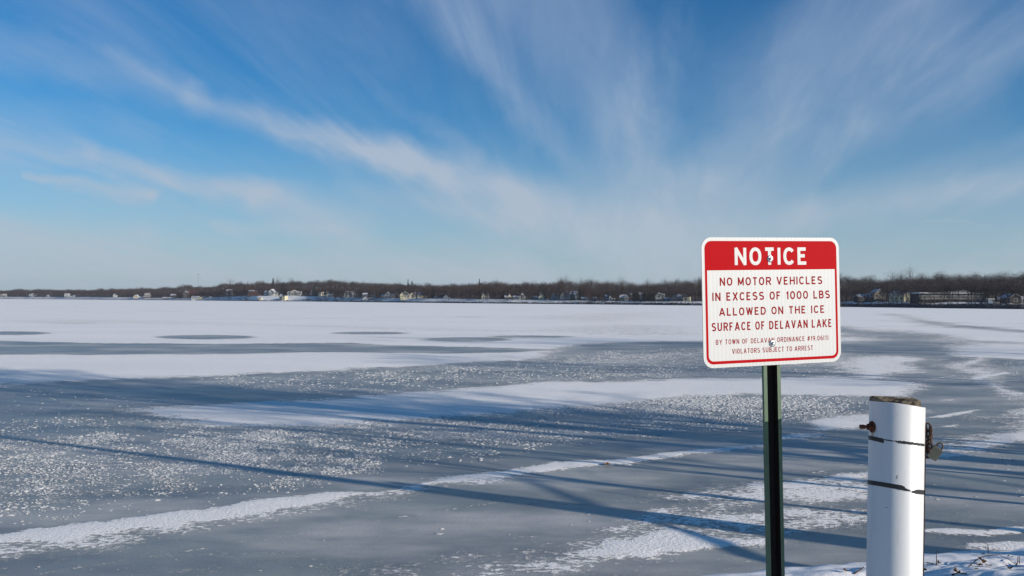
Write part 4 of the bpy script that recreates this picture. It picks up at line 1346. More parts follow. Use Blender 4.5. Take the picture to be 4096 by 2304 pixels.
# ---------------------------------------------------------------- single trees of the far shore
CON = 'dark conifers that stand out of the far woods'
for (key, px, t, h, bh, lab, w) in [
    ('conifer', 1092, 262, 21, 14, 'tallest dark conifer breaking the skyline above the snow slope', .8),
    ('conifer', 991, 262, 18, 14, 'slim dark spire on the skyline left of the tallest conifer', .28),
    ('conifer', 967, 262, 18, 14, 'small pointed conifer top on the skyline, leftmost of three', .35),
    ('conifer', 1053, 262, 18, 14, 'stubby dark conifer tip just left of the tallest one', .4),
    ('conifer', 1632, 262, 19, 14, 'small pointed conifer on the skyline over the cream mansion', .45),
    ('broad', 1648, 262, 17, 12, 'round dark tree top beside the skyline conifer over the mansion', .5),
    ('conifer', 1917, 262, 19, 14, 'small conifer tip on the skyline near the centre', .5),
    ('broad', 978, 44, 15, 12, 'dark evergreen behind the two-deck brown lodge', .7),
    ('broad', 1132, 46, 18, 12, 'broad dark blue-green evergreen above the cream boathouse', .9),
    ('conifer', 1257, 42, 15, 14, 'dark evergreen right of the columned white house', 1.2),
    ('conifer', 1732, 36, 12.5, 14, 'single dark conifer between the mansion and the tiny garage', 1.0),
    ('broad', 2010, 38, 8, 12, 'squat dark evergreen left of the dim grey house', .8),
    ('broad', 2318, 38, 10, 12, 'dark evergreen mass right of the tallest house', 1.1),
    ('broad', 2290, 30, 9, 12, 'dark evergreen touching the tallest house on its right', .8),
    ('broad', 2540, 28, 8.5, 12, 'round dark conifer, left of the pair before the pale house', 1.2),
    ('broad', 2580, 30, 8.5, 12, 'wide dark conifer, middle one in front of the pale grey house', 1.4),
    ('broad', 2606, 32, 9, 12, 'dark conifer just left of the tall glazed front', 1.0),
    ('conifer', 3984, 7, 4.8, 14, 'small black conifer on the rocks by the light blue panel', 1.5),
    ('broad', 3936, 9, 5.2, 12, 'low brown-dark evergreen with spreading branches by the boulders', 1.2)]:
    plant(key, px, t, h, bh, lab, CON, wide=w)
plant('copper', 772, 48, 15, 13, 'reddish-brown leafy oak beside the tall tan house', wide=1.5)
for (px, h, lab) in [(925, 25, 'wide pale crown on the skyline at left'), (1112, 24, 'loose pale crown right of the tallest conifer'), (1378, 17, 'faint grey crown rising over the brown slope'),
                     (1165, 22, 'rounded grey crown above the columned white house'), (2245, 22, 'lacy crown on the skyline above the two-dormer house'), (2265, 23, 'lacy twin crown above the tallest house'),
                     (2486, 20, 'thin spiky crown on the skyline above the tan and pink house'), (2135, 18, 'small round crown on the skyline above the white gable house'),
                     (1985, 19, 'low spreading crown on the skyline at the centre'), (2322, 20, 'lacy crown right of the tallest house'), (2590, 19, 'domed crown above the pale grey house'),
                     (3565, 20, 'first of three spiky crowns on the skyline right of the sign'), (3602, 20, 'middle spiky crown on the skyline right of the sign'), (3642, 23, 'tallest spiky crown on the skyline right of the sign'),
                     (2662, 18, 'pale crown above the low blue cottage'), (2795, 19, 'grey crown on the skyline touching the sign edge')]:
    plant('open', px, 262, h, 17, lab, 'tall pale crowns on the far skyline')

TG = 'leafless trees between the far houses and the shore'
spots = [  # px,
    (1049, 36, 11, 'oak2', 'brown tree between the two-deck lodge and the steep-gabled house'), (1072, 31, 10, 'thin', 'thin trunk across the steep-gabled house, left one'), (1092, 31, 8, 'thin', 'thin trunk across the steep-gabled house, right one'),
    (1112, 33, 11, 'oak2', 'tree right beside the steep-gabled house'), (1160, 31, 9, 'thin', 'thin trunk across the left wing of the columned house'), (1180, 31, 9, 'thin', 'thin trunk across the middle of the columned house'),
    (1199, 33, 10, 'oak2', 'tree across the right wing of the columned house'), (1009, 31, 9, 'thin', 'thin trunk across the two-deck lodge'), (1040, 33, 9, 'oak2', 'tree at the right end of the two-deck lodge'),
    (1545, 24, 9, 'thin', 'thin trunk left of the glazed gable'), (1625, 22, 9, 'thin', 'thin trunk across the cream mansion, left'), (1665, 22, 9, 'oak2', 'tree across the cream mansion, middle'), (1686, 24, 9, 'thin', 'thin trunk across the cream mansion, right'),
    (920, 40, 10, 'oak2', 'tree before the pale green house on the slope'), (780, 14, 8, 'oak2', 'tree before the wide low white cottage'), (1128, 12, 6, 'thin', 'small tree beside the cream boathouse'),
    # t, height, kind, label
    (1148, 30, 9, 'thin', 'thin tree left of the columned white house'), (1216, 34, 13, 'pale', 'pale-trunked tree right of the columned white house'),
    (1240, 33, 9, 'thin', 'thin trunk by the grey-blue house'), (1288, 32, 11, 'thin', 'straight trunk left of the yellow-sided house'), (1347, 30, 8, 'thin', 'slim tree left of the steep-roofed green-grey house'),
    (1418, 30, 12, 'pale', 'pale forked tree right of the green-grey house'), (1440, 20, 8, 'thin', 'thin dark tree above the white boathouse'), (1490, 28, 9, 'oak2', 'dark tree before the joined cottages'),
    (1508, 18, 8, 'oak', 'small brown tree left of the glazed gable house'), (1580, 14, 10, 'thin', 'dark trunk in front of the right part of the glazed gable house'), (1651, 16, 8, 'oak2', 'small dark tree in the mansion lawn'),
    (1700, 12, 6, 'thin', 'small bare tree right of the mansion lawn'), (1714, 10, 6.5, 'thin', 'small bare tree near the pontoon'), (1751, 14, 10, 'thin', 'trunk between the tiny garage and blue cottage'),
    (1794, 18, 12, 'pale', 'pale tree right of the black-roofed house'), (1819, 20, 12, 'oak2', 'tree right of the black-roofed house, dark trunk'), (1853, 24, 12, 'oak', 'wide tree left of the broad pontoon'),
    (1888, 24, 12, 'oak', 'wide tree above the broad pontoon'), (1919, 18, 9, 'oak2', 'tree by the box-frame shelter'), (1949, 14, 12, 'oak', 'dark trunk right of the narrow pale house'),
    (1984, 16, 12, 'oak', 'dark spreading tree centre right'), (2000, 20, 11, 'oak2', 'second spreading tree centre right'), (2050, 20, 10, 'thin', 'thin tree before the long grey house'),
    (2087, 16, 9, 'oak2', 'tree before the bright corner of the grey house'), (2106, 14, 10, 'thin', 'lamp-like straight thin tree left of the white gable'), (2141, 12, 8, 'thin', 'thin trunk directly left of the white gable house'),
    (2194, 24, 9, 'oak2', 'tree between the white gable and two-dormer house'), (2236, 10, 10, 'thin', 'dark trunk in front of the two-dormer house'), (2356, 18, 10, 'pale', 'pale trunk in the shade grove'),
    (2370, 22, 9, 'oak2', 'rounded tree in the shade grove'), (2398, 20, 10, 'oak', 'dense tree left of the narrow grey house'), (2412, 16, 8, 'thin', 'thin tree left of the narrow grey house'),
    (2468, 20, 9, 'oak2', 'tree between the little white house and the tan house'), (2622, 12, 11, 'thin', 'dark arched trunk left of the tall glazed front'), (2652, 14, 12, 'oak2', 'dark arched trunk right of the tall glazed front'),
    (2692, 12, 11, 'thin', 'dark trunk in front of the pointed gables'), (2742, 12, 12, 'thin', 'dark trunk in front of the white wing by the sign'), (2770, 16, 11, 'oak2', 'tree touching the left side of the sign'),
    (3372, 24, 12, 'oak2', 'small dark tree right beside the sign'), (3384, 18, 11, 'thin', 'second small trunk right beside the sign'), (3433, 14, 13.5, 'oak', 'large dark tree with forked trunk right of the sign'),
    (3455, 20, 12, 'oak2', 'rounded tree behind the blue-lit boat covers'), (3484, 12, 11, 'oak', 'dark tree left of the shaded two-storey house'), (3555, 16, 12.5, 'oak', 'dark tree right of the shaded two-storey house'),
    (3572, 12, 13, 'thin', 'black trunk left of the yellow end wall'), (3588, 11, 14, 'oak2', 'black leaning trunk across the yellow end wall'), (3606, 12, 13, 'oak', 'black trunk right of the yellow end wall'),
    (3612, 18, 12, 'oak2', 'tree right behind the yellow end wall'), (3647, 12, 14, 'oak', 'spreading dark tree left of the motel'), (3628, 26, 12, 'oak2', 'tree with bright snow glimpses left of the motel'),
    (3690, 14, 13, 'oak2', 'first trunk before the motel from the left'), (3722, 13, 13, 'oak', 'second trunk before the motel from the left'), (3738, 16, 12, 'thin', 'thin third trunk before the motel'),
    (3762, 16, 8, 'thin', 'short thin trunk before the middle of the motel'), (3776, 20, 9, 'oak2', 'small dense tree before the middle of the motel'), (3792, 11, 13, 'thin', 'tall bare trunk before the motel, nearest the shore'),
    (3801, 14, 13, 'oak2', 'double trunk before the motel'), (3808, 15, 14, 'oak', 'right half of the double trunk before the motel'), (3832, 15, 13, 'oak2', 'broad tree before the snowy raised motel roof'),
    (3873, 16, 13, 'oak', 'dark tree at the right end of the raised motel roof'), (3887, 13, 14, 'oak2', 'straight dark trunk near the right motel end'), (3900, 16, 13, 'oak', 'thick tree near the right motel end'),
    (3921, 9, 13, 'oak', 'left of two thick trunks with snow between them'), (3929, 9, 13, 'oak', 'right of two thick trunks with snow between them'), (3950, 13, 13, 'oak2', 'dark trunk left of the low blue garage'),
    (3994, 14, 13, 'oak', 'dark trunk over the low blue garage'), (4006, 10, 14, 'oak', 'tall dark trunk right of the small black conifer'), (4027, 11, 14, 'oak2', 'straight trunk in front of the cream low building'),
    (4060, 12, 13, 'oak', 'trunk before the dark gabled house'), (4082, 14, 12, 'oak2', 'trunk right of the dark gabled house'), (4094, 12, 12, 'oak', 'trunk at the very right edge'),
    (3420, 30, 13, 'oak', 'tree behind the large forked one right of the sign'), (3530, 22, 10, 'oak2', 'brownish tree in front of the shaded house'), (3515, 14, 6, 'thin', 'small bush-like tree in front of the shaded house'),
]
for (px, t, h, k, lab) in spots:
    bh = {'thin': 13, 'oak': 14, 'oak2': 14, 'pale': 15}[k]
    plant(k, px, t, h, bh, lab, TG)

# low leafless scrub between the houses
def build_scrub():
    rng = np.random.default_rng(33)
    n = 3400
    px = rng.uniform(-200, 4300, n)
    t = rng.uniform(20, 52, n)
    w = np.interp(px, [0, 900, 1000, 1060, 1240, 1300, 2300, 3300, 4100], [.5, .5, .2, 0, .05, .5, .6, .7, .7])
    near = rng.uniform(0, 1, n) < .3
    t = np.where(near & ((px > 3300) | ((px > 2280) & (px < 2620))), rng.uniform(3, 9, n), t)
    keep = rng.uniform(0, 1, n) < w
    px, t = px[keep], t[keep]
    D = shore_d(px) + t
    X = (px - 2048) / F * D
    z = terrain_z(px, t)
    Ts = []
    for i in range(len(px)):
        h = rng.uniform(.8, 3.0) * (1 if t[i] > 12 else .55)
        c = rng.normal(0, 1, (14, 3)) * np.array([h * .5, h * .5, h * .28]) + np.array([X[i], D[i], z[i] + h * .5])
        Ts.append(slivers(rng, c, h * .55, .13))
    T = np.concatenate(Ts)
    obj('scrub', np_mesh('scrub', T.reshape(-1, 3), np.arange(len(T) * 3).reshape(-1, 3), [M_TWIG]), kind='stuff', label='low leafless scrub between the far houses', category='scrub')
build_scrub()

# ---------------------------------------------------------------- the sign
M_POSTG = material('green_enamel', (.088, .140, .082), .45, .4, var=.25, vscale=14)
M_SHEET = bpy.data.materials.new('white_reflective_sheeting')
M_SHEET.use_nodes = True
def sheeting(m):
    g = NT(m.node_tree)
    b = g.n['Principled BSDF']
    tc = g.new('ShaderNodeTexCoord')
    sep = g.new('ShaderNodeSeparateXYZ')
    g.l.new(tc.outputs['Object'], sep.inputs[0])
    band = g.m('SINE', g.m('MULTIPLY', sep.outputs[0], 2 * math.pi / .0165))
    dots = g.noise(tc.outputs['Object'], 420, 1, .5)
    k = g.m('MULTIPLY', g.rng(band, -.2, .9), g.rng(dots, .35, .7, .35, 1))
    g.l.new(g.mix(g.m('MULTIPLY', k, .8), (.56, .555, .53, 1), (.49, .485, .465, 1)), b.inputs['Base Color'])
    b.inputs['Roughness'].default_value = .35
    b.inputs['Specular IOR Level'].default_value = .35
sheeting(M_SHEET)
M_RED = material('red_sign_ink', (.385, .0015, .005), .6, .06)
M_REDT = material('dark_red_lettering', (.235, .002, .005), .6, .06)
M_ALU = material('sign_metal', (.55, .55, .56), .35, .5, metal=.8)
M_BOLT = material('zinc_bolt', (.50, .50, .51), .34, .6, metal=1.0)

S_H = .479792
sign_pos = Vector((.983404657, 3.20403660, 3.00297071))
sign_R = Matrix.Rotation(.327473995, 4, 'Z') @ Matrix.Rotation(.000433, 4, 'X') @ Matrix.Rotation(-.0262632416, 4, 'Y')

def rrect(w, h, r, n=7):
    pts = []
    for (cx, cz, a0) in ((w / 2 - r, h / 2 - r, 0), (-w / 2 + r, h / 2 - r, 90), (-w / 2 + r, -h / 2 + r, 180), (w / 2 - r, -h / 2 + r, 270)):
        for k in range(n + 1):
            a = rad(a0 + 90 * k / n)
            pts.append((cx + r * math.cos(a), cz + r * math.sin(a)))
    return pts

def arc(cx, cy, rx, ry, a0, a1, n=10, p=2.25):
    out = []
    for k in range(n + 1):
        a = rad(a0 + (a1 - a0) * k / n)
        c, s = math.cos(a), math.sin(a)
        out.append((cx + rx * math.copysign(abs(c) ** (2 / p), c), cy + ry * math.copysign(abs(s) ** (2 / p), s)))
    return out

# letters as strokes: width / cap height and centre lines in a 0..1 box (0..1 = centres of the outer strokes)
GL = {
    'A': (.74, [[(0, -.1), (.5, 1.1)], [(.5, 1.1), (1, -.1)], [(.18, .26), (.82, .26)]]),
    'B': (.62, [[(.58, 0), (0, 0), (0, 1), (.55, 1)], arc(.55, .76, .36, .24, 90, -90), arc(.58, .26, .42, .26, 90, -90), [(0, .52), (.58, .52)]]),
    'C': (.64, [arc(.52, .5, .52, .5, 38, 322, 20)]),
    'D': (.64, [[(.45, 0), (0, 0), (0, 1), (.45, 1)], arc(.42, .5, .58, .5, 90, -90, 14)]),
    'E': (.56, [[(1, 1), (0, 1), (0, 0), (1.05, 0)], [(0, .52), (.85, .52)]]),
    'F': (.55, [[(1, 1), (0, 1), (0, -.1)], [(0, .50), (.82, .50)]]),
    'H': (.64, [[(0, -.1), (0, 1.1)], [(1, -.1), (1, 1.1)], [(0, .52), (1, .52)]]),
    'I': (.15, [[(.5, -.1), (.5, 1.1)]]),
    'J': (.56, [[(1, 1.1), (1, .34)], arc(.5, .34, .5, .34, 0, -165, 12)]),
    'K': (.66, [[(0, -.1), (0, 1.1)], [(1.0, 1.1), (.02, .34)], [(.30, .56), (1.08, -.1)]]),
    'L': (.54, [[(0, 1.1), (0, 0), (1.08, 0)]]),
    'M': (.72, [[(0, -.1), (0, 1.1)], [(1, -.1), (1, 1.1)], [(-.04, 1.1), (.5, .08)], [(1.04, 1.1), (.5, .08)]]),
    'N': (.64, [[(0, -.1), (0, 1.1)], [(1, -.1), (1, 1.1)], [(-.05, 1.1), (1.05, -.1)]]),
    'O': (.66, [arc(.5, .5, .5, .5, 0, 360, 28)]),
    'R': (.64, [[(0, -.1), (0, 1), (.58, 1)], arc(.58, .74, .42, .26, 90, -90), [(0, .48), (.58, .48)], [(.50, .48), (1.06, -.1)]]),
    'S': (.62, [arc(.5, .75, .48, .25, 30, 220, 12)[:] + [(.30, .56), (.70, .47)] + arc(.5, .25, .5, .25, 40, -150, 12)]),
    'T': (.58, [[(-.08, 1), (1.08, 1)], [(.5, 1), (.5, -.1)]]),
    'U': (.64, [[(0, 1.1), (0, .38)] + arc(.5, .38, .5, .38, 180, 360, 14) + [(1, .38), (1, 1.1)]]),
    'V': (.70, [[(0, 1.1), (.5, -.06)], [(.5, -.06), (1, 1.1)]]),
    'W': (.86, [[(0, 1.1), (.25, -.06)], [(.25, -.06), (.5, 1.06)], [(.5, 1.06), (.75, -.06)], [(.75, -.06), (1, 1.1)]]),
    'X': (.66, [[(0, 1.1), (1, -.1)], [(1, 1.1), (0, -.1)]]),
    'Y': (.70, [[(0, 1.1), (.5, .44)], [(1, 1.1), (.5, .44)], [(.5, .46), (.5, -.1)]]),
    '0': (.64, [arc(.5, .5, .5, .5, 0, 360, 28)]),
    '1': (.30, [[(.9, -.1), (.9, 1.1)], [(.9, 1.0), (-.1, .74)]]),
    '6': (.60, [arc(.5, .30, .5, .30, 0, 360, 20), [(0.0, .32)] + arc(.62, .42, .62, .58, 180, 80, 10)]),
    '9': (.60, [arc(.5, .70, .5, .30, 0, 360, 20), [(1.0, .68)] + arc(.38, .58, .62, .58, 0, -100, 10)]),
    '#': (.66, [[(.12, -.06), (.42, 1.06)], [(.60, -.06), (.90, 1.06)], [(-.05, .32), (.98, .32)], [(.02, .68), (1.05, .68)]]),
    '.': (.15, [[(.5, -.1), (.5, .085)]]),
    '(': (.26, [arc(1.1, .5, 1.1, .66, 115, 245, 10)]),
    ')': (.26, [arc(-.1, .5, 1.1, .66, 65, -65, 10)]),
}

def clip_poly(P, lo, hi):
    for (sgn, lim) in ((1, lo), (-1, hi)):
        out = []
        for i in range(len(P)):
            a, b = P[i], P[(i + 1) % len(P)]
            ia, ib = sgn * (a[1] - lim) >= -1e-9, sgn * (b[1] - lim) >= -1e-9
            if ia:
                out.append(a)
            if ia != ib:
                t = (lim - a[1]) / (b[1] - a[1])
                out.append((a[0] + (b[0] - a[0]) * t, lim))
        P = out
        if len(P) < 3:
            return []
    return P

def text_mesh(m, text, x0, x1, z0, z1, weight, y, ysq=1.0, gap=.20, space=.46):
    """adds stroke lettering between x0..x1, z0..z1 (metres, sign frame)"""
    H = z1 - z0
    adv = []
    tot = 0
    for ch in text:
        if ch == ' ':
            adv.append((ch, tot, 0)); tot += space
        else:
            w = GL[ch][0]
            adv.append((ch, tot, w)); tot += w + gap
    tot -= gap
    sx = (x1 - x0) / (tot * H)
    t = weight
    nudge = [0]
    for (ch, px_, w) in adv:
        if ch == ' ':
            continue
        for line in GL[ch][1]:
            # to cap-height units
            P = [(px_ * sx + (t / 2 + q[0] * (w * sx - t) if w * sx > t * 1.2 else w * sx / 2), t / 2 + q[1] * (1 - t)) for q in line]
            Q = [P[0]]
            for p in P[1:]:
                if math.hypot(p[0] - Q[-1][0], p[1] - Q[-1][1]) > 1e-4:
                    Q.append(p)
            P = Q
            closed = len(P) > 8 and math.hypot(P[0][0] - P[-1][0], P[0][1] - P[-1][1]) < 1e-3
            n = len(P)
            Lp, Rp = [], []
            for i in range(n):
                a = P[i - 1] if i else (P[n - 2] if closed else None)
                c = P[i + 1] if i < n - 1 else (P[1] if closed else None)
                b = P[i]
                d1 = None if a is None else Vector((b[0] - a[0], b[1] - a[1])).normalized()
                d2 = None if c is None else Vector((c[0] - b[0], c[1] - b[1])).normalized()
                d1 = d1 or d2
                d2 = d2 or d1
                n1, n2 = Vector((-d1.y, d1.x)), Vector((-d2.y, d2.x))
                mm = (n1 + n2)
                mm = mm / max(mm.length_squared / 2, .35)
                Lp.append((b[0] + mm.x * t / 2, b[1] + mm.y * t / 2))
                Rp.append((b[0] - mm.x * t / 2, b[1] - mm.y * t / 2))
            nudge[0] += 1
            yy = y - (nudge[0] % 5) * 2.2e-5
            lo, hi = (-.14, 1.14) if ch in '()' else ((0, 1) if ch not in 'OCSGJU069' else (-.02, 1.02))
            for i in range(n - 1):
                poly = clip_poly([Rp[i], Rp[i + 1], Lp[i + 1], Lp[i]], lo, hi)
                if len(poly) >= 3:
                    m.add([(x0 + q[0] * H, yy, z0 + q[1] * H) for q in poly], [tuple(range(len(poly)))])

def build_sign():
    root = empty('notice_sign', sign_pos, label='white and red notice sign about motor vehicles on the ice, on a green steel post', cat='sign')
    root.rotation_euler = sign_R.to_euler()
    w, h, th = .6096, S_H, .003
    # sheet with rounded corners
    P = rrect(w, h, .0400, 10)
    n = len(P)
    m = MB()
    m.cur = 0
    m.add([(x, -th, z) for x, z in P] , [tuple(range(n))])
    m.cur = 1
    m.add([(x, -th, z) for x, z in P] + [(x, 0, z) for x, z in P], [tuple(range(2 * n - 1, n - 1, -1))] + [(i, i + n, (i + 1) % n + n, (i + 1) % n) for i in range(n)])
    sheet = m.build('sign_panel', [M_SHEET, M_ALU], root)
    # red border ring and heading
    y = -th - .00012
    out = rrect(.5855, .4535, .0290, 10)
    inn = rrect(.5660, .4310, .0200, 10)
    m = MB()
    top_z = .1183
    a = [(x, y, z) for x, z in out]
    b = [(x, y, z) for x, z in inn]
    k = len(a)
    m.add(a + b, [(i, (i + 1) % k, (i + 1) % k + k, i + k) for i in range(k)])
    m.build('border', M_RED, sheet)
    m = MB()
    hd = [(x, z) for x, z in rrect(.5668, .4318, .0204, 10) if z > top_z]
    hd = [p for p in hd]
    hd += [(-.2834, top_z), (.2834, top_z)]
    hd.sort(key=lambda p: math.atan2(p[1] - .16, p[0]))
    m.add([(x, y - .00003, z) for x, z in hd], [tuple(range(len(hd)))])
    m.build('heading_panel', M_RED, sheet)
    m = MB(); text_mesh(m, 'NOTICE', -.1652, .1566, .1362, .2026, .195, y - .0003, gap=.17)
    m.build('lettering', M_SHEET, sheet)
    for (txt, x0, x1, z0, z1, wt, sp) in [('NO MOTOR VEHICLES', -.2310, .2240, .0610, .0917, .182, .46), ('IN EXCESS OF 1000 LBS', -.2635, .2580, .0056, .0366, .182, .50),
                                   ('ALLOWED ON THE ICE', -.2365, .2315, -.0499, -.0202, .182, .50), ('SURFACE OF DELAVAN LAKE', -.2687, .2645, -.1054, -.0740, .172, .42),
                                   ('BY TOWN OF DELAVAN ORDINANCE #19.06(1)', -.2527, .2463, -.1550, -.1366, .150, .50), ('VIOLATORS SUBJECT TO ARREST', -.1846, .1748, -.1912, -.1727, .150, .45)]:
        m = MB(); text_mesh(m, txt, x0, x1, z0, z1, wt, y, space=sp)
        m.build('lettering', M_REDT, sheet)
    # bolts: flanged washer, dark gap, hex head
    for (bx, bz) in ((-.0105, .160), (-.0088, -.1584)):
        m = MB()
        rings = []
        N = 20
        prof = [(.0135, 0), (.0132, .0016), (.0095, .0030), (.0085, .0030)]
        vs, fs = [], []
        for (r, d) in prof:
            vs += [(bx + r * math.cos(2 * math.pi * k / N), y - .0004 - d, bz + r * math.sin(2 * math.pi * k / N)) for k in range(N)]
        for i in range(len(prof) - 1):
            fs += [(i * N + k, i * N + (k + 1) % N, (i + 1) * N + (k + 1) % N, (i + 1) * N + k) for k in range(N)]
        fs.append(tuple(range((len(prof) - 1) * N, len(prof) * N)))
        m.add(vs, fs)
        me = m.mesh('bolt', M_BOLT, True)
        fix_normals(me)
        bo = obj('bolt', me, sheet)
        m = MB()
        m.tube([(bx, y - .0035, bz), (bx, y - .0100, bz), (bx, y - .0112, bz)], [.0062, .0062, .0048], 6)
        me = m.mesh('bolt', M_BOLT); fix_normals(me)
        obj('bolt', me, sheet)
    # channel post: two thick front flanges, walls and a web further back
    z0, z1 = -1.90, .20
    cx = -.009
    m = MB()
    prof = [(-.0375, 0), (-.0225, 0), (-.0212, .027), (.0212, .027), (.0225, 0), (.0375, 0), (.0375, .012), (.0270, .012), (.0248, .030), (-.0248, .030), (-.0270, .012), (-.0375, .012)]
    vs = [(cx + x, .0006 + yy, z) for z in (z0, z1) for (x, yy) in prof]
    n = len(prof)
    fs = [(i, (i + 1) % n, (i + 1) % n + n, i + n) for i in range(n)]
    m.cur = 0
    cap = [(0, 1, 10, 11), (1, 2, 9, 10), (2, 3, 8, 9), (3, 4, 7, 8), (4, 5, 6, 7)]
    fs += cap + [tuple(i + n for i in c[::-1]) for c in cap]
    m.add(vs, fs)
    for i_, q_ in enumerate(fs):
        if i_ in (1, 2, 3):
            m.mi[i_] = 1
    me = m.mesh('post', [M_POSTG, material('channel_shade_steel', (.020, .016, .014), .9, .1)])  # brownish black: the shade inside the channel is put into the colour
    fix_normals(me)
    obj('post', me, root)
    return root

build_sign()

# ---------------------------------------------------------------- the white mooring post
def build_white_post():
    D = 3.00
    top = at(3588, 1615, D)
    bot = at(3576.5, 2304, D)
    ax = (top - bot).normalized()
    R = .0925 * 213.0 / (2 * .0925 / D * F / 1.0) if False else 213.0 / F * D / 2 * .965
    length = 1.75
    base = top - ax * length
    root = empty('white_post', base, label='white plastic-sleeved mooring post with black tape bands and a mossy wooden core', cat='post')
    q = Vector((0, 0, 1)).rotation_difference(ax)
    root.rotation_mode = 'QUATERNION'
    root.rotation_quaternion = q
    # frame: local x to the right, -y towards the camera; face direction of the camera:
    fc = math.atan2(-base.y, -base.x)          # direction to the camera
    def cyl(r, s, z):
        """s: -1 left limb .. +1 right limb as seen from the camera"""
        a = fc + math.asin(max(-1, min(1, s))) 
        return (r * math.cos(a), r * math.sin(a), z)
    # slanted rim: high at the left
    right = Vector((math.cos(fc + math.pi / 2), math.sin(fc + math.pi / 2), 0))
    slope = -.062
    m_pipe = bpy.data.materials.new('white_plastic')
    m_pipe.use_nodes = True
    g = NT(m_pipe.node_tree)
    b = g.n['Principled BSDF']
    tc = g.new('ShaderNodeTexCoord')
    co = tc.outputs['Object']
    dirt = g.rng(g.noise(g.vm('MULTIPLY', co, (9, 9, 1.2)), 4.0, 5, .7), .50, .76, 0, .40)
    spk = g.rng(g.noise(co, 60.0, 2, .6), .70, .78, 0, .5)
    col = g.mix(dirt, (.60, .60, .59, 1), (.40, .385, .35, 1))
    col = g.mix(spk, col, (.45, .43, .42, 1))
    g.l.new(col, b.inputs['Base Color'])
    b.inputs['Roughness'].default_value = .38
    b.inputs['Specular IOR Level'].default_value = .4
    m_rust = material('rust', (.13, .045, .022), .9, .2, col2=(.035, .020, .016), vscale=60, bump=.5, bscale=160)
    m_tape = material('black_tape', (.014, .014, .016), .45, .4)
    m_core = material('weathered_wood_core', (.20, .165, .115), .95, .1, col2=(.045, .036, .030), vscale=22, detail=5, thr=(.4, .62), bump=1.0, bscale=60)
    N = 64
    ri, ro = R * .955, R
    m = MB()
    vs, fs = [], []
    rng = random.Random(2)
    for k in range(N):
        a = 2 * math.pi * k / N
        c = Vector((math.cos(a), math.sin(a), 0))
        zt = length + slope * R * c.dot(right) + .105 * R * c.dot(Vector((math.cos(fc), math.sin(fc), 0))) + .0012 * math.sin(a * 3 + 1)
        vs += [(c.x * ro, c.y * ro, 0), (c.x * ro, c.y * ro, zt - .002), (c.x * (ro - .002), c.y * (ro - .002), zt), (c.x * ri, c.y * ri, zt), (c.x * ri, c.y * ri, zt - .25)]
    for k in range(N):
        k2 = (k + 1) % N
        for j in range(4):
            fs.append((k * 5 + j, k2 * 5 + j, k2 * 5 + j + 1, k * 5 + j + 1))
    m.add(vs, fs)
    me = m.mesh('sleeve', m_pipe, True)
    fix_normals(me)
    obj('sleeve', me, root)
    # wooden core, broken top
    m = MB()
    vs, fs = [], []
    K = 40
    prof = [(.90, -.24), (.905, .004), (.895, .013), (.83, .0175), (.55, .017), (.28, .0185), (.02, .0175)]
    for (rr, zz) in prof:
        for k in range(K):
            a = 2 * math.pi * k / K
            j = 1 + (rng.uniform(-.035, .035) if zz > 0 else 0)
            s_ = math.cos(a) * right.x + math.sin(a) * right.y
            z = length + zz + (rng.uniform(-.0022, .0022) if zz > 0 else 0) + (slope * .45) * R * s_ + (.003 * math.sin(a * 2.3 + 1) if zz > 0 else 0)
            off = -.006
            vs.append((math.cos(a) * rr * R * j + right.x * off, math.sin(a) * rr * R * j + right.y * off, z))
    for i in range(len(prof) - 1):
        for k in range(K):
            k2 = (k + 1) % K
            fs.append((i * K + k, i * K + k2, (i + 1) * K + k2, (i + 1) * K + k))
    fs.append(tuple(range((len(prof) - 1) * K, len(prof) * K)))
    m.add(vs, fs)
    me = m.mesh('wooden_core', m_core)
    fix_normals(me)
    obj('wooden_core', me, root)
    # tape bands: s position, centre and half height along the sleeve (m below the rim)
    def band(pts, name='tape_band', r=R + .0009):
        m = MB()
        vs, fs = [], []
        for (s, zc, hh) in pts:
            y_ = zc / mpp + 108
            zc = zc - (354 + y_ / 1.948) / F * R * .96 * math.sqrt(max(0, 1 - s * s))
            vs += [cyl(r, s, length - zc - hh), cyl(r, s, length - zc + hh)]
        for i in range(len(pts) - 1):
            fs.append((2 * i, 2 * i + 2, 2 * i + 3, 2 * i + 1))
        m.add(vs, fs)
        return m.build(name, m_tape, root, True)
    mpp = D / F / 1.948     # metres per pixel of my enlargement of the post
    def zc(s, y):           # picture height to distance below the rim centre; the front of the tube bulges down
        return (y - 108) * mpp - math.sqrt(max(0, 1 - s * s)) * R * .0 
    rr = random.Random(5)
    def run(s0, s1, y0, y1, h0, h1, n=24, rag=0.0, bow=0.0):
        out = []
        for i in range(n + 1):
            t = i / n
            s = s0 + (s1 - s0) * t
            y = y0 + (y1 - y0) * t + rr.uniform(-rag, rag) * .5
            out.append((s, y * mpp - 108 * mpp, max((h0 + (h1 - h0) * t + rr.uniform(-rag, rag)) / 2, .6) * mpp))
        return out
    E_ = 30 * mpp * 0
    band(run(-.995, -.44, 386, 408, 34, 34, 10))
    band(run(-.43, -.05, 398, 403, 9, 7, 12, 1.5))
    band(run(-.04, .22, 404, 408, 14, 16, 16, 6))
    band(run(.22, .97, 407, 412, 20, 17, 30, 4))
    band(run(-.995, .22, 738, 758, 34, 36, 20))
    band(run(.22, .31, 758, 764, 34, 30, 4, 2))
    band(run(.31, .50, 768, 776, 22, 12, 8, 3))
    band(run(.55, .66, 782, 779, 13, 24, 6, 3))
    band(run(.66, .74, 778, 776, 30, 34, 4, 2))
    band(run(.74, .995, 776, 774, 34, 34, 8))
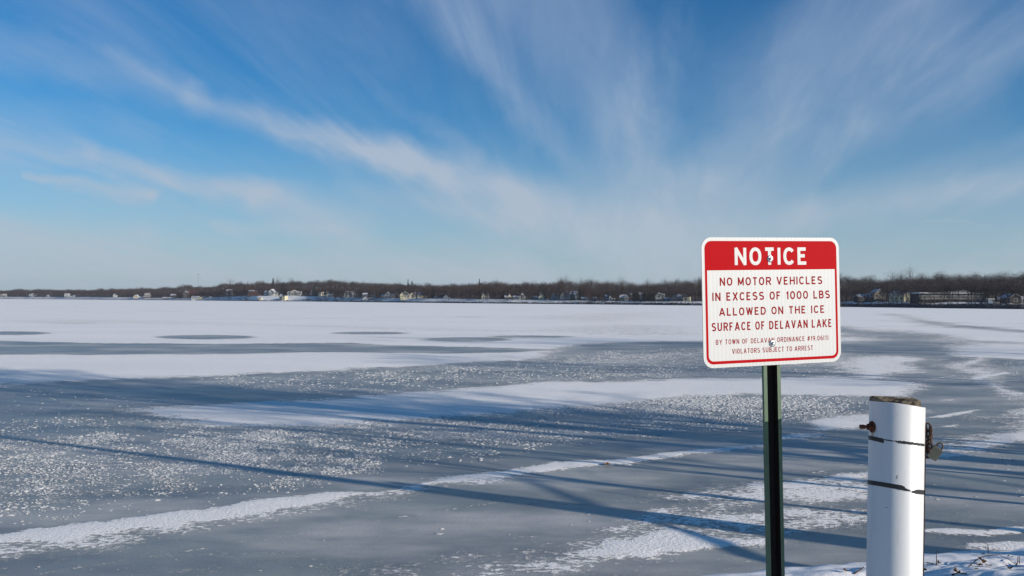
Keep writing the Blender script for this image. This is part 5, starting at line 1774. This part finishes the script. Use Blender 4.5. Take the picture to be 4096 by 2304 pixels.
    # scuff marks on the sleeve
    for (s0, y0, w_, h_) in ((.02, 640, 8, 34), (-.32, 878, 14, 12), (.0, 168, 6, 6), (-.22, 350, 18, 3)):
        m = MB()
        a = w_ / 205
        m.add([cyl(R + .0006, s0 - a, length - (y0 + h_ / 2 - 108) * mpp), cyl(R + .0006, s0 + a * .6, length - (y0 + h_ / 2 - 112) * mpp), cyl(R + .0006, s0 + a, length - (y0 - h_ / 2 - 108) * mpp), cyl(R + .0006, s0 - a * .3, length - (y0 - h_ / 3 - 108) * mpp)], [(0, 1, 2, 3)])
        m.build('scuff', material('scuffed_plastic', (.34, .33, .32), .7), root)
    # rusty through bolt on the left
    zb = length - (288 - 108) * mpp
    aL = fc - math.asin(.86)
    n_ = Vector((math.cos(aL), math.sin(aL), 0))
    p0 = n_ * (R * .995) + Vector((0, 0, zb))
    bo = MB()
    bo.tube([p0, p0 + n_ * .004], [.0205, .0200], 20)
    w = bo.build('washer', m_rust, root)
    for (a_, b_, r_, nn, nm) in ((.004, .017, .0125, 6, 'nut'), (.0171, .046, .0062, 10, 'bolt'), (.030, .0461, .0075, 8, 'bolt')):
        bo = MB()
        bo.tube([p0 + n_ * a_, p0 + n_ * b_], [r_, r_], nn)
        bo.build(nm, m_rust, root)
    # rust run below the washer and the rusty strap down the right side
    m = MB()
    m.add([cyl(R + .0005, -.80, zb - .018), cyl(R + .0005, -.90, zb - .018), cyl(R + .0005, -.86, zb - .040)], [(0, 1, 2)])
    m.build('rust_stain', material('rust_stain', (.45, .30, .20), .8), root)
    m = MB()
    aR = fc + math.pi / 2 - .03
    c = Vector((math.cos(aR), math.sin(aR), 0))
    tdir = Vector((-c.y, c.x, 0))
    za, zb2 = length - (1420 - 108) * mpp, length - (250 - 108) * mpp
    pts = [c * (R + .0003) - tdir * .010, c * (R + .0030) - tdir * .010, c * (R + .0030) + tdir * .010, c * (R + .0003) + tdir * .010]
    m.add([(p.x, p.y, za) for p in pts] + [(p.x, p.y, zb2) for p in pts], [(0, 3, 2, 1), (4, 5, 6, 7), (0, 1, 5, 4), (1, 2, 6, 5), (2, 3, 7, 6), (3, 0, 4, 7)])
    m.build('strap', m_rust, root)
    # chain and padlock hanging at the right
    rightw = Vector((right.x, right.y, 0))
    toc = Vector((math.cos(fc), math.sin(fc), 0))
    def world(xr, yy, dep=0.0):
        """enlargement pixel to a point beside the post"""
        loc = rightw * ((xr - 367) * mpp * 1.0) + toc * dep + Vector((0, 0, length - (yy - 108) * mpp))
        return loc
    Mw = Matrix.Translation(base) @ q.to_matrix().to_4x4()
    chain = empty('chain', Mw @ world(592, 260), label='short rusty chain hanging at the right side of the white post', cat='chain')
    m_ch = material('rusty_chain', (.10, .055, .035), .8, .3, col2=(.04, .03, .028), vscale=80)
    def link_part(cx_, cy_, hw, hh, rot, turn, r=.0034, name='link'):
        pts = []
        n = 16
        c0 = Mw @ world(cx_, cy_)
        ex = Mw.to_3x3() @ (rightw * math.cos(turn) + toc * math.sin(turn))
        ez = Vector((0, 0, 1))
        for k in range(n + 1):
            a = 2 * math.pi * k / n
            u = hw * math.copysign(abs(math.cos(a)) ** .8, math.cos(a))
            v = hh * math.copysign(abs(math.sin(a)) ** .8, math.sin(a))
            u, v = u * math.cos(rot) - v * math.sin(rot), u * math.sin(rot) + v * math.cos(rot)
            pts.append(c0 + ex * u + ez * v - chain.location)
        m = MB()
        m.tube(pts, r, 7, False)
        return m.build(name, m_ch, chain, True)
    link_part(590, 275, .0075, .0150, .3, .2)
    link_part(604, 296, .0078, .0150, -.1, 1.2)
    link_part(596, 330, .0080, .0160, .1, .1)
    link_part(600, 366, .0078, .0160, -.1, 1.1)
    link_part(596, 404, .0085, .0170, .05, .15)
    link_part(588, 440, .0078, .0170, .25, .9)
    link_part(584, 474, .0070, .0140, .1, .2)
    # padlock: brass-grey body hanging tilted from its shackle
    pl = empty('padlock', Mw @ world(612, 398), label='worn grey-green padlock hanging from the chain on the white post', cat='padlock')
    m_lock = material('worn_lock_body', (.155, .150, .110), .55, .4, metal=.5, col2=(.26, .26, .24), vscale=90, thr=(.55, .7))
    m_sh = material('lock_shackle', (.12, .09, .07), .7, .3, metal=.4)
    cpos = Mw @ world(636, 466) - pl.location
    ang = rad(-31)
    ex = (Mw.to_3x3() @ rightw)
    ez = Vector((0, 0, 1))
    ey = ex.cross(ez)
    e1 = ex * math.cos(ang) + ez * math.sin(ang)
    e2 = -ex * math.sin(ang) + ez * math.cos(ang)
    m = MB()
    hw, hh, hd, bv = 38 * mpp, 51 * mpp, .0085, .003
    vs = []
    for (d, s_) in ((-hd, .9), (-hd + bv, 1), (hd - bv, 1), (hd, .9)):
        for (u, v) in rrect(hw * 2 * (s_ if s_ == 1 else .93), hh * 2 * (s_ if s_ == 1 else .95), .005, 3):
            vs.append(cpos + e1 * u + e2 * v + ey * d)
    n = len(vs) // 4
    fs = [tuple(range(n)), tuple(range(4 * n - 1, 3 * n - 1, -1))]
    for i in range(3):
        fs += [(i * n + k, i * n + (k + 1) % n, (i + 1) * n + (k + 1) % n, (i + 1) * n + k) for k in range(n)]
    m.add(vs, fs)
    me = m.mesh('lock_body', m_lock)
    fix_normals(me)
    obj('lock_body', me, pl)
    m = MB()
    pts = []
    for k in range(13):
        a = math.pi * k / 12
        pts.append(cpos + e2 * (hh + .007 + .010 * math.sin(a)) + e1 * (hw * .55) * math.cos(a))
    pts = [cpos + e2 * (hh - .003) + e1 * hw * .55] + pts + [cpos + e2 * (hh - .003) - e1 * hw * .55]
    m.tube(pts, .0034, 8, False)
    m.build('shackle', m_sh, pl, True)
build_white_post()

# ---------------------------------------------------------------- trees of the near bank (outside the frame; they cast the long shadows)
def near_tree(x, y, height, seed, label, trunk_r=.18, limbs=(), taper=None, counts=(9, 6, 5, 3), levels=4, spread=1.0, first=.3, lean=(0, 0)):
    levels = min(levels, len(counts))
    r_ = random.Random(seed)
    sk = grow(r_, height, spread, trunk_r, levels, counts, first, lean=lean)
    if taper is not None:
        lev0 = sk[0]
        n_ = len(lev0[2]) - 1
        sk[0] = (0, [Vector((0, 0, height * i / n_)) for i in range(n_ + 1)], [trunk_r * (1 - taper * i / n_) for i in range(n_ + 1)])
    z_ = bank_z(x, y) - .1
    for (pts_, r0, r1) in limbs:
        P_ = [Vector(p) - Vector((x, y, z_)) for p in pts_]
        sk.append((1, P_, [r0 + (r1 - r0) * i / (len(P_) - 1) for i in range(len(P_))]))
    root = empty('shore_tree', (x, y, bank_z(x, y) - .1), label=label, cat='tree', group='bare trees on the near bank')
    obj('trunk', skeleton_mesh('trunk', sk, M_BARK, 0, 0, 7), root)
    obj('crown', skeleton_mesh('crown', sk, M_BARK, 1, levels, 3, minrad=.011), root)
    return root

def shadow_base(px, py, height_at):
    """where a tree must stand so that its part at that height throws its shadow on this point of the ice"""
    x, y = on_ice(px * V2S, py * V2S)
    L = height_at / math.tan(rad(SUN_EL))
    return x + math.sin(rad(SUN_AZ)) * L, y + math.cos(rad(SUN_AZ)) * L

def shade_pt(px, py, z):
    x, y = shadow_base(px, py, z)
    return (x, y, z)

def grounded(px, py, base_level=1.2):
    return shadow_base(px, py, base_level)

NEAR = [
    # point of the ice that is shaded, height of the tree part that shades it, tree height, seed, ...
    ((2170, 1372), 2.6, 12.5, 5, 'slim bare tree closest to the right edge of the frame', dict(trunk_r=.165, counts=(5, 4, 3), first=.74, taper=.55, limbs=[([shade_pt(1640, 1311, 3.4), shade_pt(1560, 1300, 3.7), shade_pt(1460, 1262, 4.6), shade_pt(1390, 1232, 5.0), shade_pt(1310, 1202, 5.4), shade_pt(1180, 1180, 6.1)], .13, .03)])),
    ((1250, 1062), 9.5, 15, 6, 'tall wide bare tree on the bank right of the frame', dict(trunk_r=.26)),
    ((760, 1040), 10.5, 15, 11, 'second tall wide bare tree on the bank right of the frame', dict(trunk_r=.26)),
    ((150, 975), 12.5, 17, 14, 'third tall wide bare tree on the bank right of the frame', dict(trunk_r=.28)),
    ((500, 1000), 13.5, 17, 15, 'fourth tall wide bare tree on the bank right of the frame', dict(trunk_r=.26)),
    ((1600, 866), 14, 18, 7, 'large bare tree further along the right bank', dict(trunk_r=.3)),
    ((2000, 868), 13, 18, 17, 'second large bare tree further along the right bank', dict(trunk_r=.3)),
    ((2380, 885), 12, 17, 8, 'bare tree on the right bank beyond the post', dict(trunk_r=.28)),
    ((2000, 935), 10, 14, 9, 'bare tree on the right bank near the post', dict(trunk_r=.18)),
    ((1750, 1060), 7.5, 12, 18, 'bare tree with spreading crown on the right bank', dict(trunk_r=.16)),
    ((2150, 1105), 5.0, 9, 10, 'low branching tree on the right bank', dict(trunk_r=.12, first=.15)),
    ((2500, 1140), 4.0, 8, 19, 'second low branching tree on the right bank', dict(trunk_r=.12, first=.15)),
    ((1924, 1315), 3.6, 8.0, 31, 'bare tree whose thin trunk leans over the bank', dict(trunk_r=.11, counts=(5, 4, 3), first=.7, limbs=[([shade_pt(1990, 1420, 2.2), shade_pt(1900, 1405, 2.5), shade_pt(1725, 1338, 3.2), shade_pt(1600, 1303, 3.7)], .12, .05)])),
    ((2187, 1362), 1.9, 3.4, 32, 'short broken trunk on the right bank', dict(trunk_r=.20, counts=(2, 2), first=.6, taper=.6)),
    ((2540, 1165), 1.6, 5.5, 33, 'first of four slender saplings on the right bank', dict(lean=(.10, .16), trunk_r=.09, counts=(6, 4, 3), first=.3)),
    ((2560, 1204), 1.5, 5.0, 34, 'second of four slender saplings on the right bank', dict(trunk_r=.09, counts=(6, 4, 3), first=.3)),
    ((2560, 1262), 1.5, 5.5, 35, 'third of four slender saplings on the right bank', dict(lean=(-.14, -.10), trunk_r=.10, counts=(6, 4, 3), first=.3)),
    ((2570, 1332), 1.5, 4.6, 36, 'last of four slender saplings on the right bank', dict(lean=(.05, -.2), trunk_r=.10, counts=(5, 4, 3), first=.4)),
    ((2050, 1120), 6.0, 10, 37, 'dense bare tree behind the low branching one', dict(trunk_r=.15, first=.2)),
    ((2300, 960), 8.0, 12, 38, 'bare tree with long limbs on the right bank', dict(trunk_r=.15)),
    ((1300, 1120), 10.0, 15, 39, 'bare tree near the seat of the bank, spreading', dict(trunk_r=.2)),
    ((2400, 1230), 2.6, 8, 12, 'young multi-branched tree on the right bank', dict(trunk_r=.09, counts=(7, 4, 3), first=.15)),
    ((2300, 1310), 2.2, 7, 20, 'second young multi-branched tree on the right bank', dict(trunk_r=.09, counts=(7, 4, 3), first=.15)),
]
for (pt, ha, H, seed, lab, kw) in NEAR:
    x, y = shadow_base(pt[0], pt[1], ha)
    print('near tree', seed, round(x, 1), round(y, 1), 'az', round(math.degrees(math.atan2(x, y)), 1))
    near_tree(x, y, H, seed, lab, **kw)

# ---------------------------------------------------------------- twigs and leaves on the bank
M_DTWIG = material('dead_twig', (.050, .034, .028), .9, .1)
M_LEAF = material('dead_leaf', (.13, .065, .035), .8, .2, col2=(.05, .03, .022), vscale=60)
def on_bank(px, py):
    """where the line of sight through a picture point meets the bank (4096 px reading)"""
    d = ray(px, py)
    lo = 7.5
    t = lo
    while t < 14:
        p = Vector((d.x * t, t, EYE + d.z * t))
        if p.z <= max(bank_z(p.x, p.y), 0):
            return p
        t += .02
    x, y = on_ice(px, py)
    return Vector((x, y, 0))

def twig(pts, r, label, lifts=None):
    P = [on_bank(*p) for p in pts]
    base = P[0].copy()
    m = MB()
    Q = []
    for i, p in enumerate(P):
        z = max(bank_z(p.x, p.y), 0) + .008 + (lifts[i] if lifts else 0)
        Q.append(Vector((p.x, p.y, z)) - base)
    m.tube(Q, [r * (1 - .6 * i / len(Q)) for i in range(len(Q))], 6)
    o = m.build('fallen_twig', M_DTWIG)
    o.location = base
    return tag(o, label, 'twig', 'fallen twigs on the near snow bank')

def twigs():
    c7 = lambda x, y: (3600 + x / 2.399, 1700 + y / 2.399)
    twig([c7(660, 1365), c7(700, 1340), c7(750, 1318), c7(800, 1306), c7(880, 1300), c7(960, 1305), c7(1040, 1325), c7(1110, 1355), c7(1145, 1370)], .0055, 'long arched brown twig lying on the snow at the lower right', [0, .01, .03, .04, .05, .05, .03, .01, 0])
    twig([c7(1112, 1356), c7(1130, 1345), c7(1133, 1325)], .006, 'short upright twig at the right end of the long arched twig', [0, .02, .06])
    twig([c7(255, 1328), c7(310, 1338), c7(365, 1352)], .006, 'thin straight twig right beside the white post')
    twig([c7(352, 1350), c7(350, 1325), c7(350, 1296)], .005, 'small upright stem right of the white post', [0, .05, .10])
    twig([c7(846, 1245), c7(846, 1225), c7(844, 1208)], .005, 'tiny upright stem near the snow edge', [0, .03, .06])
    twig([c7(1147, 1340), c7(1148, 1310)], .004, 'tiny stem at the far right of the bank', [0, .05])
    twig([(3418, 2298), (3434, 2286), (3455, 2273)], .008, 'slanted dark twig left of the white post foot')
    twig([c7(500, 1449), c7(560, 1430), c7(640, 1445)], .008, 'dark twig at the bottom edge right of the post')
    def leaf(px, py, s, label, up=.5):
        p = on_bank(px, py)
        rng = random.Random(int(px * 3 + py))
        z = max(bank_z(p.x, p.y), 0)
        m = MB()
        n = 9
        vs = [(0, 0, s * .25)]
        for k in range(n):
            a = 2 * math.pi * k / n
            r = s * (1.0 if k % 2 == 0 else .55) * rng.uniform(.7, 1.1)
            vs.append((r * math.cos(a) * .8, r * math.sin(a) * .6, s * up * (rng.uniform(0, 1.1))))
        vs += [(x, y, zz + .002) for x, y, zz in vs]
        fs = [(0, 1 + k, 1 + (k + 1) % n) for k in range(n)] + [(n + 1, n + 2 + (k + 1) % n, n + 2 + k) for k in range(n)]
        m.add(vs, fs)
        o = m.build('dead_leaf', M_LEAF)
        o.location = (p.x, p.y, z + .004)
        tag(o, label, 'leaf', 'curled dead leaves on the snow')
    leaf(*c7(795, 1335), .055, 'curled brown leaf under the middle of the arched twig', 1.2)
    leaf(*c7(765, 1362), .045, 'flat brown leaf left below the arched twig')
    leaf(*c7(845, 1362), .045, 'brown leaf right below the arched twig')
    leaf(*c7(1045, 1395), .055, 'dark curled leaf right of the arched twig', .8)
    leaf(*c7(373, 1330), .028, 'small leaf caught on the straight twig by the post', 1.2)
    leaf(*c7(795, 1248), .022, 'small leaf near the snow edge, left one')
    leaf(*c7(1040, 1268), .024, 'small leaf near the snow edge, right of centre')
    leaf(*c7(1075, 1270), .022, 'small leaf near the snow edge, rightmost')
    leaf(*c7(730, 1390), .026, 'tiny flat leaf below the arched twig')
    leaf(*c7(225, 1410), .040, 'dark leaf touching the right side of the white post foot', .9)
    leaf(*c7(545, 1430), .045, 'brown leaf at the bottom edge right of the post', 1.2)
    leaf(3382, 2294, .050, 'reddish-brown leaf left of the white post foot', .8)
    leaf(*c7(260, 1352), .015, 'tiny leaf at the left end of the straight twig')
    o = None
    x, y = on_ice(2430, 1862)
    rng = random.Random(4)
    m = MB()
    vs = [(0, 0, .05)] + [(.075 * math.cos(a) * rng.uniform(.7, 1.2), .06 * math.sin(a) * rng.uniform(.7, 1.2), rng.uniform(.0, .035)) for a in [2 * math.pi * k / 9 for k in range(9)]]
    vs += [(a, b, c + .002) for a, b, c in vs]
    m.add(vs, [(0, 1 + k, 1 + (k + 1) % 9) for k in range(9)] + [(10, 11 + (k + 1) % 9, 11 + k) for k in range(9)])
    o = m.build('dead_leaf', material('tan_leaf', (.30, .17, .09), .8, .2))
    o.location = (x, y, .012)
    tag(o, 'tan curled leaf lying out on the ice by the thin snow band', 'leaf')
twigs()

# ---------------------------------------------------------------- the air over the lake
def build_haze():
    m = bpy.data.materials.new('haze')
    m.use_nodes = True
    g = NT(m.node_tree)
    g.n.clear()
    out = g.new('ShaderNodeOutputMaterial')
    v = g.new('ShaderNodeVolumePrincipled')
    v.inputs['Color'].default_value = (.82, .88, 1.0, 1)
    v.inputs['Density'].default_value = HAZE
    v.inputs['Anisotropy'].default_value = .2
    g.l.new(v.outputs[0], out.inputs['Volume'])
    b = MB()
    b.box((-9900, -150, -2), (9900, 4600, 82))
    b.build('haze', m)['kind'] = 'stuff'

HAZE = .00007
build_haze()
